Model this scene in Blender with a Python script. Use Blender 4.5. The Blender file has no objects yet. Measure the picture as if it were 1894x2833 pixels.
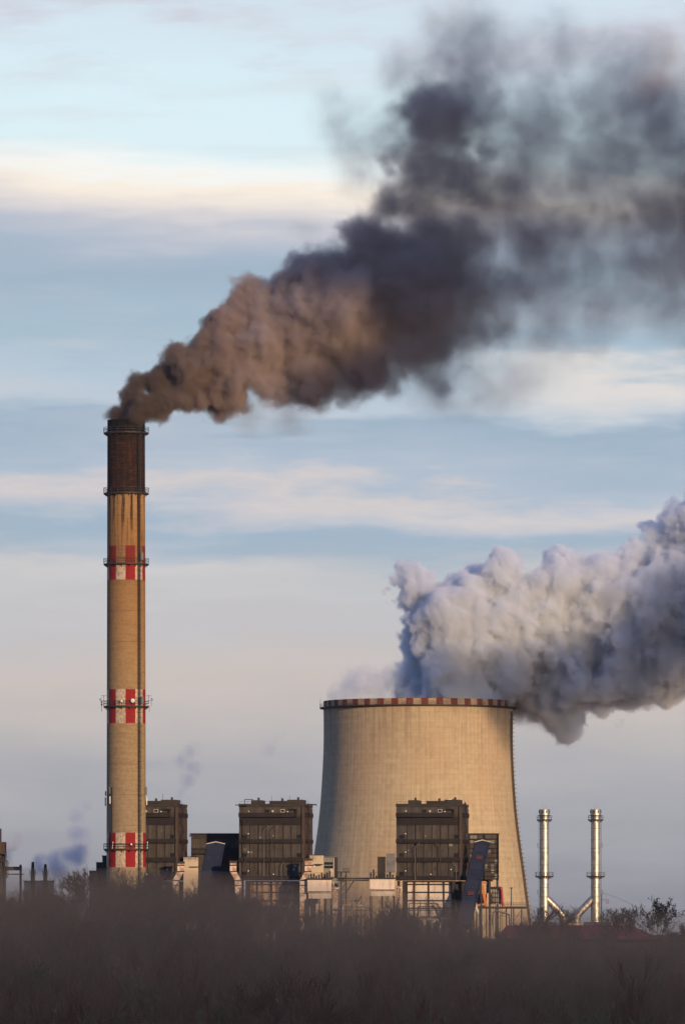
import bpy, bmesh, math, random
import numpy as np
from mathutils import Vector, Matrix
R = math.radians
sc = bpy.context.scene
C = sc.collection

# ------------------------------------------------------------------ camera
K = 0.085 / 1400.0            # radians per pixel of the 1894 px wide photograph
EYE = 5.0                     # eye height over the plant's yard
HOR = 2545.0                  # picture row of the eye level
def PX(px, Y): return (px - 947.0) * K * Y
def PZ(py, Y): return EYE + (HOR - py) * K * Y
def P(px, py, Y): return Vector((PX(px, Y), Y, PZ(py, Y)))

cam_d = bpy.data.cameras.new('camera')
cam = bpy.data.objects.new('camera', cam_d); C.objects.link(cam)
cam.location = (0, 0, EYE); cam.rotation_euler = (R(90), 0, 0)
cam_d.sensor_fit = 'HORIZONTAL'; cam_d.sensor_width = 36.0
cam_d.lens = 36.0 / (1894 * K)
cam_d.shift_y = (HOR - 1416.5) / 1894.0
cam_d.clip_start = 1.0; cam_d.clip_end = 30000.0
sc.camera = cam

# ------------------------------------------------------------------ light, sky, exposure
SUN_AZ, SUN_EL = 30.0, 10.0   # degrees to the right behind the camera, degrees up
sd = Vector((math.sin(R(SUN_AZ)) * math.cos(R(SUN_EL)), -math.cos(R(SUN_AZ)) * math.cos(R(SUN_EL)), math.sin(R(SUN_EL))))
sun_d = bpy.data.lights.new('sun', 'SUN'); sun = bpy.data.objects.new('sun', sun_d); C.objects.link(sun)
sun_d.energy = 4.6; sun_d.angle = R(0.5); sun_d.color = (1.0, 0.68, 0.40)
sun.rotation_euler = sd.to_track_quat('Z', 'Y').to_euler()

sc.view_settings.view_transform = 'Standard'; sc.view_settings.look = 'None'
sc.view_settings.exposure = 0.0; sc.view_settings.gamma = 1.0
cy = sc.cycles
cy.use_denoising = True
cy.use_adaptive_sampling = True; cy.adaptive_threshold = 0.02
cy.max_bounces = 8; cy.volume_bounces = 6; cy.transparent_max_bounces = 48
cy.volume_max_steps = 512
cy.sample_clamp_indirect = 4.0

def lin(r, g, b):
    f = lambda c: c / 12.92 if c <= 0.04045 else ((c + 0.055) / 1.055) ** 2.4
    return (f(r / 255), f(g / 255), f(b / 255), 1.0)

class NT:
    """small helper round a node tree (shader, world or geometry nodes)"""
    def __init__(s, tree): s.t = tree; s.n = tree.nodes; s.l = tree.links
    def put(s, sock, v):
        if v is None: return
        if isinstance(v, bpy.types.NodeSocket): s.l.new(v, sock)
        else: sock.default_value = v
    def node(s, typ, ins=None, **kw):
        n = s.n.new(typ)
        for k, v in kw.items(): setattr(n, k, v)
        for k, v in (ins or {}).items(): s.put(n.inputs[k], v)
        return n
    def m(s, op, a, b=None, c=None, clamp=False):
        n = s.n.new('ShaderNodeMath'); n.operation = op; n.use_clamp = clamp
        for i, v in enumerate((a, b, c)): s.put(n.inputs[i], v)
        return n.outputs[0]
    def v(s, op, a, b=None, scale=None):
        n = s.n.new('ShaderNodeVectorMath'); n.operation = op
        s.put(n.inputs[0], a); s.put(n.inputs[1], b)
        if scale is not None: s.put(n.inputs['Scale'], scale)
        return n.outputs['Value'] if op in ('DISTANCE', 'LENGTH', 'DOT_PRODUCT') else n.outputs['Vector']
    def sep(s, a): return s.node('ShaderNodeSeparateXYZ', {0: a}).outputs
    def comb(s, x, y, z): return s.node('ShaderNodeCombineXYZ', {0: x, 1: y, 2: z}).outputs[0]
    def noise(s, vec, scale, detail=2.0, rough=0.5, color=False, dist=0.0, lac=2.0):
        n = s.node('ShaderNodeTexNoise', {'Vector': vec, 'Scale': scale, 'Detail': detail, 'Roughness': rough, 'Lacunarity': lac, 'Distortion': dist})
        return n.outputs['Color'] if color else n.outputs[0]
    def smooth(s, x, a, b, lo=0.0, hi=1.0, kind='SMOOTHSTEP'):
        n = s.node('ShaderNodeMapRange', {0: x, 1: a, 2: b, 3: lo, 4: hi}, interpolation_type=kind)
        return n.outputs[0]
    def ramp(s, fac, stops, interp='LINEAR'):
        n = s.n.new('ShaderNodeValToRGB'); n.color_ramp.interpolation = interp
        e = n.color_ramp.elements
        for i, (p, c) in enumerate(stops):
            el = e[i] if i < 2 else e.new(p)
            el.position = p; el.color = c if len(c) == 4 else (*c, 1)
        s.put(n.inputs[0], fac); return n.outputs[0]
    def mix(s, fac, a, b, blend='MIX'):
        n = s.n.new('ShaderNodeMix'); n.data_type = 'RGBA'; n.blend_type = blend
        s.put(n.inputs[0], fac); s.put(n.inputs[6], a); s.put(n.inputs[7], b)
        return n.outputs[2]

w = bpy.data.worlds.new('World'); sc.world = w; w.use_nodes = True
w.node_tree.nodes.clear(); T = NT(w.node_tree)
sky = T.node('ShaderNodeTexSky', sky_type='NISHITA', sun_disc=False, sun_elevation=R(SUN_EL), sun_rotation=R(180 - SUN_AZ), air_density=1.0, dust_density=1.0, ozone_density=1.5)
d = T.node('ShaderNodeTexCoord').outputs['Generated']
dx, dy, dz = T.sep(d)
hyp = T.m('SQRT', T.m('ADD', T.m('MULTIPLY', dx, dx), T.m('MULTIPLY', dy, dy)))
v = T.m('DIVIDE', dz, T.m('MAXIMUM', hyp, 0.02))       # tangent of the elevation
u = T.m('ARCTAN2', dx, dy)                              # azimuth, 0 straight ahead
uv = T.comb(T.m('MULTIPLY', u, 14.0), T.m('MULTIPLY', v, 120.0), 3.7)
n1 = T.noise(uv, 0.55, 5, 0.55)
uv2 = T.comb(T.m('MULTIPLY', u, 38.0), T.m('MULTIPLY', v, 150.0), 9.1)
n2 = T.noise(uv2, 0.8, 6, 0.6)
tilt = T.m('MULTIPLY', u, T.smooth(v, 0.075, 0.12, 0.012, 0.06))
vw = T.m('ADD', T.m('ADD', v, tilt), T.m('MULTIPLY', T.m('SUBTRACT', n1, 0.5), 0.019))
vw = T.m('ADD', vw, T.m('MULTIPLY', T.m('SUBTRACT', n2, 0.5), T.smooth(v, 0.10, 0.125, 0.016, 0.005)))
def S(py, *c): return ((HOR - py) * K / 0.16, lin(*c))
stops = [S(2600, 144, 144, 153), S(2400, 157, 157, 165), S(2200, 172, 172, 178), S(2050, 188, 184, 184), S(1900, 203, 194, 189),
         S(1740, 198, 195, 197), S(1660, 196, 196, 199), S(1590, 192, 196, 201), S(1500, 168, 184, 199), S(1440, 163, 184, 202),
         S(1400, 190, 196, 207), S(1350, 212, 206, 206), S(1305, 178, 192, 208), S(1180, 161, 182, 201), S(1120, 190, 203, 216), S(1060, 186, 202, 216),
         S(960, 170, 192, 208), S(760, 162, 183, 201), S(680, 172, 187, 205), S(622, 195, 199, 210), S(584, 228, 221, 219), S(545, 252, 241, 226), S(515, 248, 250, 247),
         S(460, 222, 243, 249), S(300, 220, 242, 249), S(170, 216, 236, 246), S(20, 212, 228, 240)]
stops = sorted(stops)
clouds = T.ramp(T.m('DIVIDE', vw, 0.16), [(max(0, min(1, p)), c) for p, c in stops])
# a bright cream bank low on the right, soft lighter streaks elsewhere
def bump(y0, y1, soft): 
    a, b = (HOR - y1) * K, (HOR - y0) * K
    return T.m('MULTIPLY', T.smooth(vw, a - soft, a + soft), T.smooth(vw, b - soft * .5, b + soft * .5, 1.0, 0.0))
cr = T.m('MULTIPLY', bump(1000, 1095, .005), T.smooth(u, 0.014, 0.042))
clouds = T.mix(T.m('MULTIPLY', cr, 0.85), clouds, lin(236, 228, 220))
cr = T.m('MULTIPLY', bump(560, 960, .005), T.smooth(u, 0.012, 0.05))
clouds = T.mix(T.m('MULTIPLY', cr, 0.6), clouds, lin(172, 191, 206))
cr = T.m('MULTIPLY', bump(1555, 1625, .005), T.smooth(u, -0.025, 0.01, 1.0, 0.0))
clouds = T.mix(T.m('MULTIPLY', cr, 0.55), clouds, lin(220, 212, 207))
sk = T.noise(T.comb(T.m('MULTIPLY', u, 22.0), T.m('MULTIPLY', v, 170.0), 6.6), 0.9, 6, 0.6)
clouds = T.mix(T.m('MULTIPLY', T.smooth(sk, 0.46, 0.68), T.smooth(v, 0.035, 0.06, 0.0, 0.27)), clouds, lin(214, 212, 216))
# thin pinkish high cloud over the open blue near the top
n3 = T.noise(T.comb(T.m('MULTIPLY', u, 26.0), T.m('MULTIPLY', v, 110.0), 1.3), 0.9, 7, 0.62)
hi = T.m('MULTIPLY', T.smooth(n3, 0.44, 0.66), T.smooth(v, 0.136, 0.148))
clouds = T.mix(T.m('MULTIPLY', hi, 0.75), clouds, lin(206, 204, 216))
nis = T.v('SCALE', sky.outputs[0], None, scale=0.12)
high = T.mix(T.smooth(T.noise(T.v('MULTIPLY', d, (2.0, 2.0, 5.0)), 1.3, 5, 0.6), 0.42, 0.62), lin(72, 124, 212), lin(140, 172, 216))
clouds = T.mix(T.smooth(v, 0.157, 0.24), clouds, high)
cover = T.smooth(v, 0.155, 0.5, 1.0, 0.65)
final = T.mix(cover, nis, clouds)
bg = T.node('ShaderNodeBackground', {'Color': final, 'Strength': 1.0})
T.l.new(bg.outputs[0], T.node('ShaderNodeOutputWorld').inputs[0])

# ------------------------------------------------------------------ helpers
def tag(o, label=None, cat=None, group=None, kind=None):
    if label: o['label'] = label
    if cat: o['category'] = cat
    if group: o['group'] = group
    if kind: o['kind'] = kind
    return o
def empty(name, loc, rz=0.0, label=None, cat=None, group=None):
    o = bpy.data.objects.new(name, None); C.objects.link(o)
    o.empty_display_size = 2.0
    o.location = loc; o.rotation_euler = (0, 0, rz)
    return tag(o, label, cat, group)
def dup(o, parent=None):
    c = o.copy(); C.objects.link(c)
    if parent is not None: c.parent = parent
    for ch in list(o.children): dup(ch, c)
    return c

class MB:
    """collects boxes, tubes and lathes, then links them as ONE mesh object"""
    def __init__(s): s.v = []; s.f = []; s.mi = []; s.cur = 0
    def add(s, vs, fs):
        b = len(s.v); s.v += [tuple(x) for x in vs]
        s.f += [tuple(i + b for i in f) for f in fs]; s.mi += [s.cur] * len(fs)
        return s
    def box(s, x0, x1, y0, y1, z0, z1):
        return s.add([(x0, y0, z0), (x1, y0, z0), (x1, y1, z0), (x0, y1, z0), (x0, y0, z1), (x1, y0, z1), (x1, y1, z1), (x0, y1, z1)],
                     [(0, 3, 2, 1), (4, 5, 6, 7), (0, 1, 5, 4), (1, 2, 6, 5), (2, 3, 7, 6), (3, 0, 4, 7)])
    def hexa(s, pts):        # eight corners, bottom ring then top ring
        return s.add(pts, [(0, 3, 2, 1), (4, 5, 6, 7), (0, 1, 5, 4), (1, 2, 6, 5), (2, 3, 7, 6), (3, 0, 4, 7)])
    def tube(s, p, q, r, n=6, r2=None, cap=True):
        p = Vector(p); q = Vector(q); d = (q - p)
        if d.length < 1e-6: return s
        d.normalize(); a = d.orthogonal().normalized(); b = d.cross(a)
        r2 = r if r2 is None else r2
        vs = [p + (a * math.cos(2 * math.pi * i / n) + b * math.sin(2 * math.pi * i / n)) * r for i in range(n)]
        vs += [q + (a * math.cos(2 * math.pi * i / n) + b * math.sin(2 * math.pi * i / n)) * r2 for i in range(n)]
        fs = [(i, (i + 1) % n, n + (i + 1) % n, n + i) for i in range(n)]
        if cap: fs += [tuple(range(n - 1, -1, -1)), tuple(range(n, 2 * n))]
        return s.add(vs, fs)
    def beam(s, p, q, wd):
        return s.tube(p, q, wd * 0.7071, 4)
    def path(s, pts, r, n=12):
        """a bent pipe with rings mitred at the corners"""
        pts = [Vector(p) for p in pts]; rings = []
        a = None
        for i, p in enumerate(pts):
            d0 = (p - pts[i - 1]).normalized() if i else None
            d1 = (pts[i + 1] - p).normalized() if i + 1 < len(pts) else None
            d = (d0 or d1) if d0 is None or d1 is None else (d0 + d1).normalized()
            k = 1.0 if d0 is None or d1 is None else 1.0 / max(0.5, d.dot(d0))
            if a is None: a = d.orthogonal().normalized()
            a = (a - d * a.dot(d)).normalized(); b = d.cross(a)
            rings.append([p + (a * math.cos(2 * math.pi * j / n) + b * math.sin(2 * math.pi * j / n)) * r for j in range(n)])
        vs = [x for rg in rings for x in rg]
        fs = [(i * n + j, i * n + (j + 1) % n, (i + 1) * n + (j + 1) % n, (i + 1) * n + j) for i in range(len(pts) - 1) for j in range(n)]
        fs += [tuple(range(n - 1, -1, -1)), tuple(range((len(pts) - 1) * n, len(pts) * n))]
        return s.add(vs, fs)
    def lathe(s, prof, n=48, cx=0.0, cy=0.0, close=False, a0=0.0, a1=2 * math.pi):
        """prof: (radius, z) list; a closed profile makes a ring"""
        full = abs(a1 - a0 - 2 * math.pi) < 1e-6
        m = n if full else n + 1
        ang = [a0 + (a1 - a0) * i / n for i in range(m)]
        vs = [(cx + r * math.sin(t), cy - r * math.cos(t), z) for t in ang for r, z in prof]
        k = len(prof); fs = []
        for i in range(n):
            i2 = (i + 1) % m
            for j in range(k if close else k - 1):
                j2 = (j + 1) % k
                fs.append((i * k + j, i2 * k + j, i2 * k + j2, i * k + j2))
        if close and not full:
            fs += [tuple(range(k - 1, -1, -1)), tuple(range(n * k, n * k + k))]
        return s.add(vs, fs)
    def build(s, name, mats, parent=None, smooth=False, world=False):
        me = bpy.data.meshes.new(name)
        vs = s.v
        if world and parent is not None:
            l = parent.location; vs = [(x - l.x, y - l.y, z - l.z) for x, y, z in vs]
        me.from_pydata(vs, [], s.f); me.update()
        for m in (mats if isinstance(mats, (list, tuple)) else [mats]): me.materials.append(m)
        if any(s.mi): me.polygons.foreach_set('material_index', s.mi)
        if smooth:
            me.polygons.foreach_set('use_smooth', [True] * len(me.polygons))
        o = bpy.data.objects.new(name, me); C.objects.link(o)
        if smooth: me.set_sharp_from_angle(angle=R(40))
        if parent is not None: o.parent = parent
        return o

MATS = {}
def newmat(name):
    m = bpy.data.materials.new(name); m.use_nodes = True; m.node_tree.nodes.clear()
    return m, NT(m.node_tree)
def finish(T, col, rough=0.8, metal=0.0, bump=None, bdist=0.05, spec=0.3):
    b = T.node('ShaderNodeBsdfPrincipled', {'Base Color': col, 'Roughness': rough, 'Metallic': metal, 'Specular IOR Level': spec})
    if bump is not None:
        T.l.new(T.node('ShaderNodeBump', {'Height': bump, 'Strength': 0.6, 'Distance': bdist}).outputs[0], b.inputs['Normal'])
    T.l.new(b.outputs[0], T.node('ShaderNodeOutputMaterial').inputs[0])
def mat(name, c1, c2, scale=0.5, rough=0.8, metal=0.0, streak=0.0, detail=5, c3=None, t3=(0.62, 0.7), spec=0.3):
    """mottled, weathered paint or metal: two tones by noise (stretched down the wall by streak), a third in spots"""
    if name in MATS: return MATS[name]
    m, T = newmat(name); co = T.node('ShaderNodeTexCoord').outputs['Object']
    x, y, z = T.sep(co)
    vec = T.comb(x, y, T.m('MULTIPLY', z, 1.0 / (1.0 + streak)))
    n = T.noise(vec, scale, detail, 0.62)
    col = T.ramp(n, [(0.32, c1), (0.68, c2)])
    if c3 is not None:
        n2 = T.noise(T.v('ADD', vec, (7.3, 2.1, 5.7)), scale * 1.7, 6, 0.65)
        col = T.mix(T.smooth(n2, *t3), col, (*c3, 1))
    finish(T, col, T.m('ADD', T.m('MULTIPLY', n, 0.2), rough - 0.1), metal, n, 0.03, spec)
    MATS[name] = m; return m

M_steel = mat('dark_steel', (0.018, 0.017, 0.018), (0.04, 0.034, 0.03), 0.8, 0.6)
M_grey = mat('grey_steel', (0.10, 0.10, 0.105), (0.17, 0.165, 0.16), 0.6, 0.6)
M_white = mat('dirty_white', (0.42, 0.36, 0.31), (0.62, 0.56, 0.50), 0.35, 0.75, streak=2.5, c3=(0.16, 0.09, 0.06), t3=(0.55, 0.72))
M_dirty = mat('rust_streaked_panel', (0.20, 0.135, 0.09), (0.42, 0.31, 0.22), 0.5, 0.8, streak=4.0, c3=(0.06, 0.045, 0.035), t3=(0.46, 0.62))
M_panel = mat('white_panel', (0.52, 0.45, 0.38), (0.68, 0.60, 0.52), 0.3, 0.7, streak=3.0, c3=(0.24, 0.15, 0.10), t3=(0.56, 0.74))
M_cream = mat('cream_cladding', (0.45, 0.37, 0.27), (0.52, 0.44, 0.33), 0.3, 0.75, streak=3.0, c3=(0.25, 0.18, 0.12), t3=(0.6, 0.75))
M_green = mat('greenish_sheet', (0.15, 0.155, 0.13), (0.21, 0.21, 0.18), 0.4, 0.7, streak=2.0)
M_rust = mat('rusty_duct', (0.30, 0.15, 0.08), (0.50, 0.36, 0.26), 0.6, 0.6, c3=(0.62, 0.56, 0.5), t3=(0.48, 0.6))
M_orange = mat('orange_paint', (0.45, 0.13, 0.02), (0.55, 0.18, 0.03), 0.8, 0.55)
M_redpaint = mat('red_paint', (0.36, 0.03, 0.03), (0.45, 0.045, 0.04), 0.8, 0.6)
M_dark = mat('sooty_wall', (0.028, 0.025, 0.022), (0.05, 0.042, 0.034), 0.3, 0.85, streak=2.0)
M_ledge = mat('sooty_ledge', (0.021, 0.019, 0.019), (0.034, 0.029, 0.027), 0.5, 0.9, spec=0.1)
M_hatch = mat('dull_red_hatch', (0.06, 0.020, 0.022), (0.09, 0.025, 0.026), 0.8, 0.7)
M_dish = mat('dish_white', (0.62, 0.60, 0.56), (0.72, 0.70, 0.66), 1.0, 0.5)
M_glass = mat('dark_glass', (0.006, 0.006, 0.008), (0.012, 0.012, 0.015), 1.0, 0.15, spec=0.6)
M_conv = mat('bluegrey_sheet', (0.018, 0.024, 0.046), (0.030, 0.037, 0.064), 0.35, 0.8, spec=0.04)
M_blue = mat('navy_paint', (0.02, 0.03, 0.06), (0.03, 0.045, 0.085), 0.6, 0.6)
M_redroof = mat('red_roofing', (0.50, 0.034, 0.024), (0.62, 0.05, 0.036), 0.35, 0.75, streak=0.0, c3=(0.10, 0.035, 0.03), t3=(0.55, 0.72))

def concrete_chimney():
    m, T = newmat('chimney_concrete'); co = T.node('ShaderNodeTexCoord').outputs['Object']
    x, y, z = T.sep(co)
    ang = T.m('ARCTAN2', x, T.m('MULTIPLY', y, -1.0))            # 0 towards the viewer, + to the right
    arc = T.m('MULTIPLY', ang, 4.5)
    cyl = T.comb(arc, z, 0.0)
    fine = T.noise(T.comb(arc, T.m('MULTIPLY', z, 0.8), 2.0), 1.4, 6, 0.65)
    hor = T.noise(T.comb(T.m('MULTIPLY', arc, 0.35), T.m('MULTIPLY', z, 3.0), 5.0), 0.9, 5, 0.65)
    ver = T.noise(T.comb(T.m('MULTIPLY', arc, 2.2), T.m('MULTIPLY', z, 0.09), 8.0), 0.6, 5, 0.62)
    big = T.noise(cyl, 0.09, 3, 0.5)
    zz = T.m('ADD', z, T.m('MULTIPLY', T.m('SUBTRACT', big, 0.5), 10.0))
    base = T.ramp(T.m('DIVIDE', zz, 125.0), [(0.0, (0.27, 0.225, 0.155)), (0.3, (0.30, 0.225, 0.13)), (0.5, (0.31, 0.205, 0.098)), (0.62, (0.295, 0.175, 0.075)),
                                              (0.70, (0.275, 0.15, 0.058)), (0.78, (0.31, 0.165, 0.058)), (0.835, (0.33, 0.19, 0.08))])
    mott = T.m('ADD', T.m('MULTIPLY', fine, 0.5), T.m('MULTIPLY', hor, 0.5))
    base = T.mix(T.smooth(mott, 0.36, 0.62, 0.42, 0.0), base, (0.115, 0.078, 0.048, 1))
    # formwork joints
    sj = T.m('PINGPONG', T.m('ADD', z, 1.7), 3.6)
    joint = T.smooth(sj, 0.0, 0.16, 1.0, 0.0)
    base = T.mix(T.m('MULTIPLY', joint, T.smooth(big, 0.4, 0.6, 0.1, 0.55)), base, (0.09, 0.06, 0.04, 1))
    # painted bands, 30 degree segments
    seg = T.m('GREATER_THAN', T.m('SINE', T.m('MULTIPLY', ang, 6.0)), 0.0)
    def between(a, b): return T.m('MULTIPLY', T.m('GREATER_THAN', z, a), T.m('LESS_THAN', z, b))
    band = T.m('ADD', T.m('ADD', between(84.8, 92.8), between(51.1, 59.1)), between(17.3, 25.4))
    wornw = T.smooth(T.noise(T.comb(T.m('MULTIPLY', arc, 1.6), T.m('MULTIPLY', z, 0.8), 1.0), 1.6, 6, 0.7), 0.47, 0.60)
    white = T.mix(T.m('MULTIPLY', wornw, 0.75), (0.47, 0.385, 0.285, 1), (0.20, 0.14, 0.09, 1))
    red = T.mix(T.m('MULTIPLY', wornw, 0.25), (0.245, 0.017, 0.018, 1), (0.14, 0.020, 0.016, 1))
    paint = T.mix(seg, white, red)
    # the uppermost half band is stained over brown
    st = T.m('MULTIPLY', between(88.6, 92.8), T.smooth(hor, 0.35, 0.6, 0.75, 0.95))
    paint = T.mix(st, paint, T.mix(seg, (0.20, 0.095, 0.038, 1), (0.17, 0.022, 0.014, 1)))
    col = T.mix(band, base, paint)
    # soot: the head is black brown, with runs below the gallery
    runs = T.m('MULTIPLY', T.smooth(T.m('ADD', ver, T.m('MULTIPLY', T.m('SUBTRACT', fine, .5), .25)), 0.49, 0.62), T.smooth(z, 84.0, 105.0, 0.0, 1.0))
    runs = T.m('MULTIPLY', runs, T.m('LESS_THAN', z, 105.5))
    col = T.mix(runs, col, (0.025, 0.016, 0.012, 1))
    head = T.ramp(T.m('ADD', T.m('MULTIPLY', mott, 0.7), T.m('MULTIPLY', ver, 0.3)), [(0.40, (0.010, 0.007, 0.007)), (0.5, (0.030, 0.015, 0.011)), (0.58, (0.066, 0.028, 0.014)), (0.68, (0.15, 0.06, 0.025))])
    brick = T.node('ShaderNodeTexBrick', {'Vector': cyl, 'Scale': 1.0, 'Mortar Size': 0.05, 'Brick Width': 1.4, 'Row Height': 0.45, 'Color1': (1, 1, 1, 1), 'Color2': (0.72, 0.72, 0.72, 1), 'Mortar': (0.45, 0.45, 0.45, 1)})
    head = T.mix(1.0, head, brick.outputs[0], 'MULTIPLY')
    head = T.mix(T.smooth(z, 116.5, 120.5), head, (0.006, 0.005, 0.006, 1))
    col = T.mix(T.m('GREATER_THAN', z, 105.4), col, head)
    # a dark trail along the ladder, stronger towards the top
    da = T.m('ABSOLUTE', T.m('SUBTRACT', ang, 0.735))
    trail = T.m('MULTIPLY', T.smooth(da, 0.02, 0.12, 1.0, 0.0), T.smooth(z, 60.0, 110.0, 0.1, 0.9))
    col = T.mix(trail, col, (0.012, 0.010, 0.010, 1))
    finish(T, col, 0.9, 0.0, mott, 0.04, 0.15)
    return m

def concrete_tower():
    m, T = newmat('tower_concrete'); co = T.node('ShaderNodeTexCoord').outputs['Object']
    x, y, z = T.sep(co)
    ang = T.m('ARCTAN2', x, T.m('MULTIPLY', y, -1.0)); arc = T.m('MULTIPLY', ang, 25.0)
    fine = T.noise(T.comb(arc, z, 0.0), 0.9, 6, 0.65)
    ver = T.noise(T.comb(T.m('MULTIPLY', arc, 1.1), T.m('MULTIPLY', z, 0.035), 4.0), 0.8, 6, 0.68)
    hor = T.noise(T.comb(T.m('MULTIPLY', arc, 0.09), T.m('MULTIPLY', z, 1.0), 9.0), 0.9, 5, 0.6)
    big = T.noise(T.comb(arc, z, 3.0), 0.06, 3, 0.5)
    mott = T.m('ADD', T.m('MULTIPLY', ver, 0.5), T.m('ADD', T.m('MULTIPLY', fine, 0.25), T.m('MULTIPLY', hor, 0.25)))
    col = T.ramp(mott, [(0.36, (0.29, 0.23, 0.145)), (0.47, (0.41, 0.335, 0.22)), (0.58, (0.47, 0.39, 0.26)), (0.68, (0.54, 0.46, 0.32))])
    col = T.mix(T.smooth(big, 0.4, 0.65, 0.0, 0.35), col, (0.42, 0.29, 0.185, 1))
    # lift joints and meridian ribs
    rows = T.m('FRACT', T.m('DIVIDE', z, 1.3))
    col = T.mix(T.m('MULTIPLY', T.smooth(rows, 0.0, 0.16, 1.0, 0.0), T.smooth(hor, .38, .6, .05, .28)), col, (0.16, 0.12, 0.08, 1))
    cell = T.node('ShaderNodeTexWhiteNoise', {'Vector': T.comb(T.m('FLOOR', T.m('DIVIDE', arc, 1.25)), T.m('FLOOR', T.m('DIVIDE', z, 1.3)), 0.0)}, noise_dimensions='3D').outputs[0]
    col = T.mix(T.m('MULTIPLY', T.smooth(cell, 0.6, 1.0), 0.2), col, (0.24, 0.175, 0.12, 1))
    rib = T.m('SINE', T.m('MULTIPLY', ang, 126.0))
    col = T.mix(T.smooth(rib, 0.75, 1.0, 0.0, 0.18), col, (0.17, 0.125, 0.08, 1))
    # painted rim, nine degrees to the pair
    zt = T.m('GREATER_THAN', z, 58.65)
    seg = T.m('GREATER_THAN', T.m('SINE', T.m('ADD', T.m('MULTIPLY', ang, 40.0), -0.6)), 0.1)
    wn = T.smooth(T.noise(T.comb(arc, z, 6.0), 0.5, 5, 0.65), 0.42, 0.62)
    rp = T.mix(seg, T.mix(wn, (0.34, 0.26, 0.165, 1), (0.22, 0.16, 0.10, 1)), T.mix(wn, (0.16, 0.028, 0.022, 1), (0.12, 0.040, 0.028, 1)))
    soot = T.smooth(T.noise(T.comb(T.m('MULTIPLY', arc, 0.5), z, 2.0), 0.25, 3, 0.5), 0.56, 0.68, 0.0, 0.7)
    rp = T.mix(soot, rp, (0.05, 0.035, 0.03, 1))
    col = T.mix(zt, col, rp)
    top_stain = T.m('MULTIPLY', T.smooth(z, 34.0, 58.0, 0.0, 0.42), T.smooth(ver, 0.47, 0.62))
    col = T.mix(T.m('MULTIPLY', top_stain, T.m('LESS_THAN', z, 58.6)), col, (0.14, 0.10, 0.07, 1))
    finish(T, col, 0.9, 0.0, T.m('ADD', mott, T.m('MULTIPLY', rib, 0.06)), 0.12, 0.15)
    return m

def cladding(name, tones):
    m, T = newmat(name); co = T.node('ShaderNodeTexCoord').outputs['Object']
    x, y, z = T.sep(co)
    n = T.noise(T.comb(x, y, T.m('MULTIPLY', z, 0.12)), 0.8, 6, 0.62)
    n2 = T.noise(co, 0.35, 4, 0.6)
    col = T.ramp(T.m('ADD', T.m('MULTIPLY', n, 0.6), T.m('MULTIPLY', n2, 0.4)), tones)
    rib = T.m('SINE', T.m('MULTIPLY', T.m('ADD', x, y), 14.0))
    col = T.mix(T.smooth(rib, 0.4, 1.0, 0.0, 0.22), col, (0.012, 0.011, 0.010, 1))
    dr = T.noise(T.comb(T.m('MULTIPLY', x, 2.0), y, T.m('MULTIPLY', z, 0.15)), 1.2, 5, 0.7)
    col = T.mix(T.smooth(dr, 0.55, 0.7, 0.0, 0.45), col, (0.022, 0.018, 0.015, 1))
    finish(T, col, 0.85, 0.0, T.m('MULTIPLY', rib, 0.5), 0.04, 0.2)
    return m
M_clad = cladding('grimy_cladding', [(0.36, (0.040, 0.035, 0.030)), (0.5, (0.068, 0.059, 0.050)), (0.64, (0.100, 0.086, 0.072))])
M_side = cladding('brown_cladding', [(0.36, (0.045, 0.032, 0.024)), (0.5, (0.072, 0.048, 0.034)), (0.64, (0.095, 0.064, 0.045))])  # browner tones, for side walls, pipes, patches and a few low walls

def stainless():
    m, T = newmat('stainless_steel'); co = T.node('ShaderNodeTexCoord').outputs['Object']
    n = T.noise(co, 0.8, 5, 0.6)
    x, y, z = T.sep(co)
    st = T.noise(T.comb(T.m('MULTIPLY', x, 3.0), T.m('MULTIPLY', y, 3.0), T.m('MULTIPLY', z, 0.2)), 1.0, 5, 0.6)
    col = T.ramp(T.m('ADD', T.m('MULTIPLY', n, 0.5), T.m('MULTIPLY', st, 0.5)), [(0.38, (0.30, 0.28, 0.25)), (0.5, (0.46, 0.44, 0.40)), (0.6, (0.60, 0.57, 0.53))])
    finish(T, col, T.m('ADD', T.m('MULTIPLY', n, 0.3), 0.32), 0.85, n, 0.02, 0.5)
    return m
M_inox = stainless()

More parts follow.
